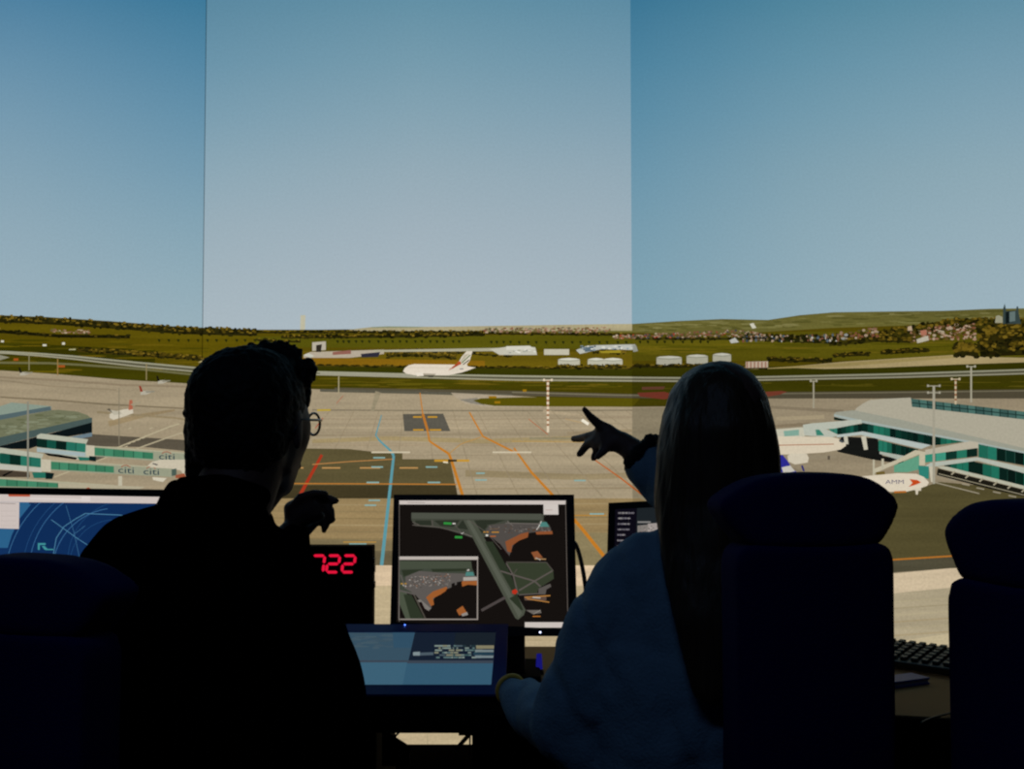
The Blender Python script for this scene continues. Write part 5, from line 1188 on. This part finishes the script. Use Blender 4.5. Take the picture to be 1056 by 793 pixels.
# ---------- woman
wom = empty('person', (P(735, 600, 1.8).x, 1.8, 0)); tag(wom, 'person with long straight hair and blue-grey sweatshirt pointing left at the screen', 'person')
whc = P(738, 441, 1.80); why = R(18)
wg, wt = head_groups(whc, why, 0, .95)
wpel = Vector((P(735, 600, 1.8).x, 1.80, .60))
wsL, wsR = P(668, 590, 1.78), P(800, 592, 1.80)
wt_ = [[(P(690, 596, 1.79), .05), (P(785, 596, 1.8), .05), (P(735, 650, 1.79), (.12, .085, .07))], [(P(735, 650, 1.79), (.125, .085, .09)), (wpel+Vector((0, 0, .1)), (.125, .085, .07))], [(wpel+Vector((0, 0, .1)), (.13, .09, .07)), (wpel, (.16, .11, .085))]]
wn = [[(whc+Vector((0, -.02, -.06)), .045), (P(735, 555, 1.79), .048)], [(P(735, 555, 1.79), .048), (P(735, 600, 1.79), .06)]]
weL = P(574, 752, 1.80); wwL = P(528, 712, 2.0)
weR = P(742, 552, 2.02); wwR = P(652, 466, 2.06)
waL = limb((wsL, .042), (weL, .034), (wwL, .022)); waR = limb((wsR, .042), (weR, .035), (wwR, .0225))
wlegs = []; 
whL, whR = wpel+Vector((-.08, .02, 0)), wpel+Vector((.08, .02, 0)); wkL, wkR = wpel+Vector((-.14, .36, -.03)), wpel+Vector((.08, .38, -.03))
waKL, waKR = Vector((wkL.x-.01, wkL.y+.02, .10)), Vector((wkR.x+.01, wkR.y+.02, .10))
wlegs = limb((whL, .08), (wkL, .052), (waKL, .034))+limb((whR, .08), (wkR, .052), (waKR, .034))
wfeet = [[(waKL, .032), (waKL+Vector((0, .02, -.055)), (.027, .035, .03))], [(waKL+Vector((0, -.02, -.06)), .027), (waKL+Vector((0, .14, -.072)), (.03, .035, .018))], [(waKR, .032), (waKR+Vector((0, .02, -.055)), (.027, .035, .03))], [(waKR+Vector((0, -.02, -.06)), .027), (waKR+Vector((0, .14, -.072)), (.03, .035, .018))]]
D0 = 2.08
def pf(x, y, D, r): return (P(x, y, D), r*D/F)
whR_ = [[pf(655, 465, 2.06, 12.5), pf(640, 456, 2.08, 12)], [pf(638, 455, 2.08, 11), pf(622, 444, 2.1, 9), pf(617, 450, 2.11, 8), pf(616, 459, 2.1, 7), pf(626, 458, 2.08, 8)],
        [pf(628, 444, 2.09, 7), pf(618, 438, 2.09, 5.5)], [pf(618, 438, 2.09, 5.5), pf(609, 430, 2.08, 4.4)], [pf(609, 430, 2.08, 4.4), pf(602.5, 422, 2.07, 3.2)],
        [pf(619, 448, 2.1, 6.5), pf(606, 450.5, 2.13, 5)], [pf(606, 450.5, 2.13, 5), pf(598, 452, 2.16, 4.3)], [pf(598, 452, 2.16, 4.3), pf(591.5, 452.5, 2.18, 3.6)],
        [pf(614, 455, 2.1, 5.5), pf(605, 459, 2.12, 4.6)], [pf(605, 459, 2.12, 4.6), pf(600.5, 465, 2.13, 4.1)], [pf(600.5, 465, 2.13, 4.1), pf(597.5, 468.5, 2.13, 3.6)],
        [pf(620, 458, 2.09, 7), pf(616, 466, 2.1, 5)], [pf(616, 466, 2.1, 5), pf(612, 472.5, 2.1, 3.6)],
        [pf(628, 458, 2.08, 6), pf(621.5, 466, 2.07, 4.6)], [pf(621.5, 466, 2.07, 4.6), pf(616, 471.5, 2.07, 3.4)]]
whL_ = flat_hand(wwL+Vector((.005, .01, -.005)), (.25, 1, -.12), (1, -.25, 0), .88)
fuse('body', wg+wn+wt_+waL+waR+whR_+whL_+wlegs+wfeet, M_SKIN, wom, .0038, 2)
sw = grow(wt_, .022)+[[(P(690, 585, 1.78), .05), (P(735, 565, 1.78), .05), (P(785, 585, 1.8), .05), (P(735, 620, 1.78), (.11, .09, .06))], [(P(660, 600, 1.77), .055), (P(668, 575, 1.78), .04), (P(720, 570, 1.78), .05), (P(655, 680, 1.77), .07), (P(720, 700, 1.77), .09)],
    [(P(655, 680, 1.77), .075), (P(665, 800, 1.78), .085), (P(720, 700, 1.77), .09)]]
sw += [[(P(660, 592, 1.78), .056), (P(640, 612, 1.78), .054), (P(655, 640, 1.78), .06)], [(P(640, 614, 1.78), .055), (P(622, 652, 1.78), .06)], [(P(622, 652, 1.78), .06), (P(600, 715, 1.79), .064), (P(640, 720, 1.79), .07)], [(P(600, 715, 1.79), .062), (P(582, 748, 1.8), .056), (P(610, 770, 1.8), .06)],
       [(P(582, 748, 1.80), .054), (P(556, 735, 1.90), .044)], [(P(556, 735, 1.9), .043), (P(537, 720, 1.97), .032)], [(P(537, 720, 1.97), .032), (P(531, 715, 1.985), .0265)]]
sw += limb((wsR, .058), (weR+Vector((0, 0, -.01)), .056), (P(690, 502, 2.05), .048), (P(668, 480, 2.06), .038))
so = fuse('sweatshirt', sw, M_SWEAT, wom, .006, 2, (.012, .06))
import mathutils.noise as mn
nrm_ = [v.normal.copy() for v in so.data.vertices]
for v in so.data.vertices:      # folds hanging from the shoulder
    c = v.co; k = 1-abs(mn.noise(Vector((c.x*11+c.z*4, c.y*7, c.z*4-c.x*2)))*2)
    k2 = mn.noise(Vector((c.x*40+c.z*10, c.y*30, c.z*14)))
    f_ = max(0, min(1, (k-.35)/.65)); v.co += nrm_[v.index]*(.0055*(1-f_*f_*(3-2*f_))+.001*k2)
# cuff ring at left wrist
def torus(bm, c, ax, R_, r_, n=28, m_=8, wob=0):
    q = Vector(ax).to_track_quat('Z', 'Y'); rings = []
    for i in range(n):
        a = 2*PI*i/n; rr = r_*(1+wob*math.sin(7*a)+wob*.6*math.sin(11*a+1)); ring = []
        for j in range(m_):
            b = 2*PI*j/m_; ring.append(bm.verts.new(Vector(c)+q @ Vector(((R_+rr*math.cos(b))*math.cos(a), (R_+rr*math.cos(b))*math.sin(a), rr*math.sin(b)))))
        rings.append(ring)
    for i in range(n):
        for j in range(m_): bm.faces.new((rings[i][j], rings[(i+1) % n][j], rings[(i+1) % n][(j+1) % m_], rings[i][(j+1) % m_]))
bm = bmesh.new(); torus(bm, P(526.5, 711, 1.995)-wom.location, (P(519, 704, 2.04)-P(532, 716, 1.98)), .0255, .0040); o = bm_obj('bracelet', bm, M_GOLD, wom, True); o['label'] = 'thin gold bracelet'
bm = bmesh.new(); ax = P(640, 456, 2.08)-P(662, 476, 2.06)
torus(bm, P(663, 467, 2.06)-wom.location, ax, .033, .010, 40, 10, .3); torus(bm, P(660, 470, 2.06)-wom.location, ax, .030, .009, 40, 10, .35)
o = bm_obj('scrunchie', bm, M_BAND, wom, True); o['label'] = 'black ruffled scrunchie on the wrist'
fuse('trousers', grow(wlegs, .010)+grow([wt_[2]], .010), M_TROUS, wom, .007, 3, (.006, .08))
fuse('shoes', grow([wfeet[1], wfeet[3]], .006), M_SHOE, wom, .005, 2)
for sx in (-1, 1):
    bm = bmesh.new(); ico(bm, wt(sx*.031, .074, .008)-wom.location, .0115, sub_=2); bm_obj('eye', bm, M_EYE, wom, True)
# long hair, falling down the back
HD = 1.76
def hb(x, y, D, rx, ry=.05, rz=.04): return (P(x, y, D), (rx*D/F, ry, rz))
hw = [[hb(740, 424, 1.79, 52, .100, .082), hb(740, 442, 1.77, 59, .092, .05)], [hb(740, 442, 1.77, 59, .092, .05), hb(740, 470, 1.76, 64, .08, .04)], [hb(740, 470, 1.76, 64, .08, .04), hb(740, 520, 1.74, 65, .06, .04)],
      [hb(740, 520, 1.74, 65, .06, .04), hb(742, 575, 1.71, 60, .045, .04)], [hb(742, 575, 1.71, 60, .045, .04), hb(742, 640, 1.67, 48, .03, .04)], [hb(742, 640, 1.67, 48, .03, .04), hb(744, 710, 1.655, 32, .02, .03)]]
hwo = fuse('hair', hw, M_HAIRW, wom, .005, 12)
# comb strand ridges into the hair
me = hwo.data
import mathutils.noise as mn
for v in me.vertices:
    c = v.co; k = mn.noise(Vector((c.x*110, c.y*110, c.z*4)))*.0022+mn.noise(Vector((c.x*35, c.y*35, c.z*3)))*.003
    n_ = Vector((c.x-(whc.x-wom.location.x), c.y-(whc.y-wom.location.y), 0)); 
    if n_.length > .01: v.co += n_.normalized()*k

# ------------------------------------------------------------------ added fill light and ambient
def area(name, loc, rot, size, e, col):
    l_ = bpy.data.lights.new(name, 'AREA'); l_.energy = e; l_.color = col; l_.shape = 'RECTANGLE'; l_.size = size[0]; l_.size_y = size[1]
    o = bpy.data.objects.new(name, l_); C.objects.link(o); o.location = loc; o.rotation_euler = rot; return o
area('blue_fill', (-.6, -.6, 3.6), (0, 0, 0), (1.6, .5), 8.0, (.36, .58, 1.0))  # blue fill out of view, added to lift the chairs and sweatshirt
w = bpy.data.worlds.new('World'); bpy.context.scene.world = w; w.use_nodes = True
w.node_tree.nodes['Background'].inputs[0].default_value = (.002, .002, .005, 1); w.node_tree.nodes['Background'].inputs[1].default_value = 1
sc = bpy.context.scene
sc.view_settings.view_transform = 'Standard'; sc.view_settings.look = 'None'; sc.view_settings.gamma = 1; sc.view_settings.exposure = 0; sc.view_settings.use_curve_mapping = False
sc.cycles.use_denoising = True; sc.cycles.max_bounces = 6; sc.cycles.filter_width = 2.2
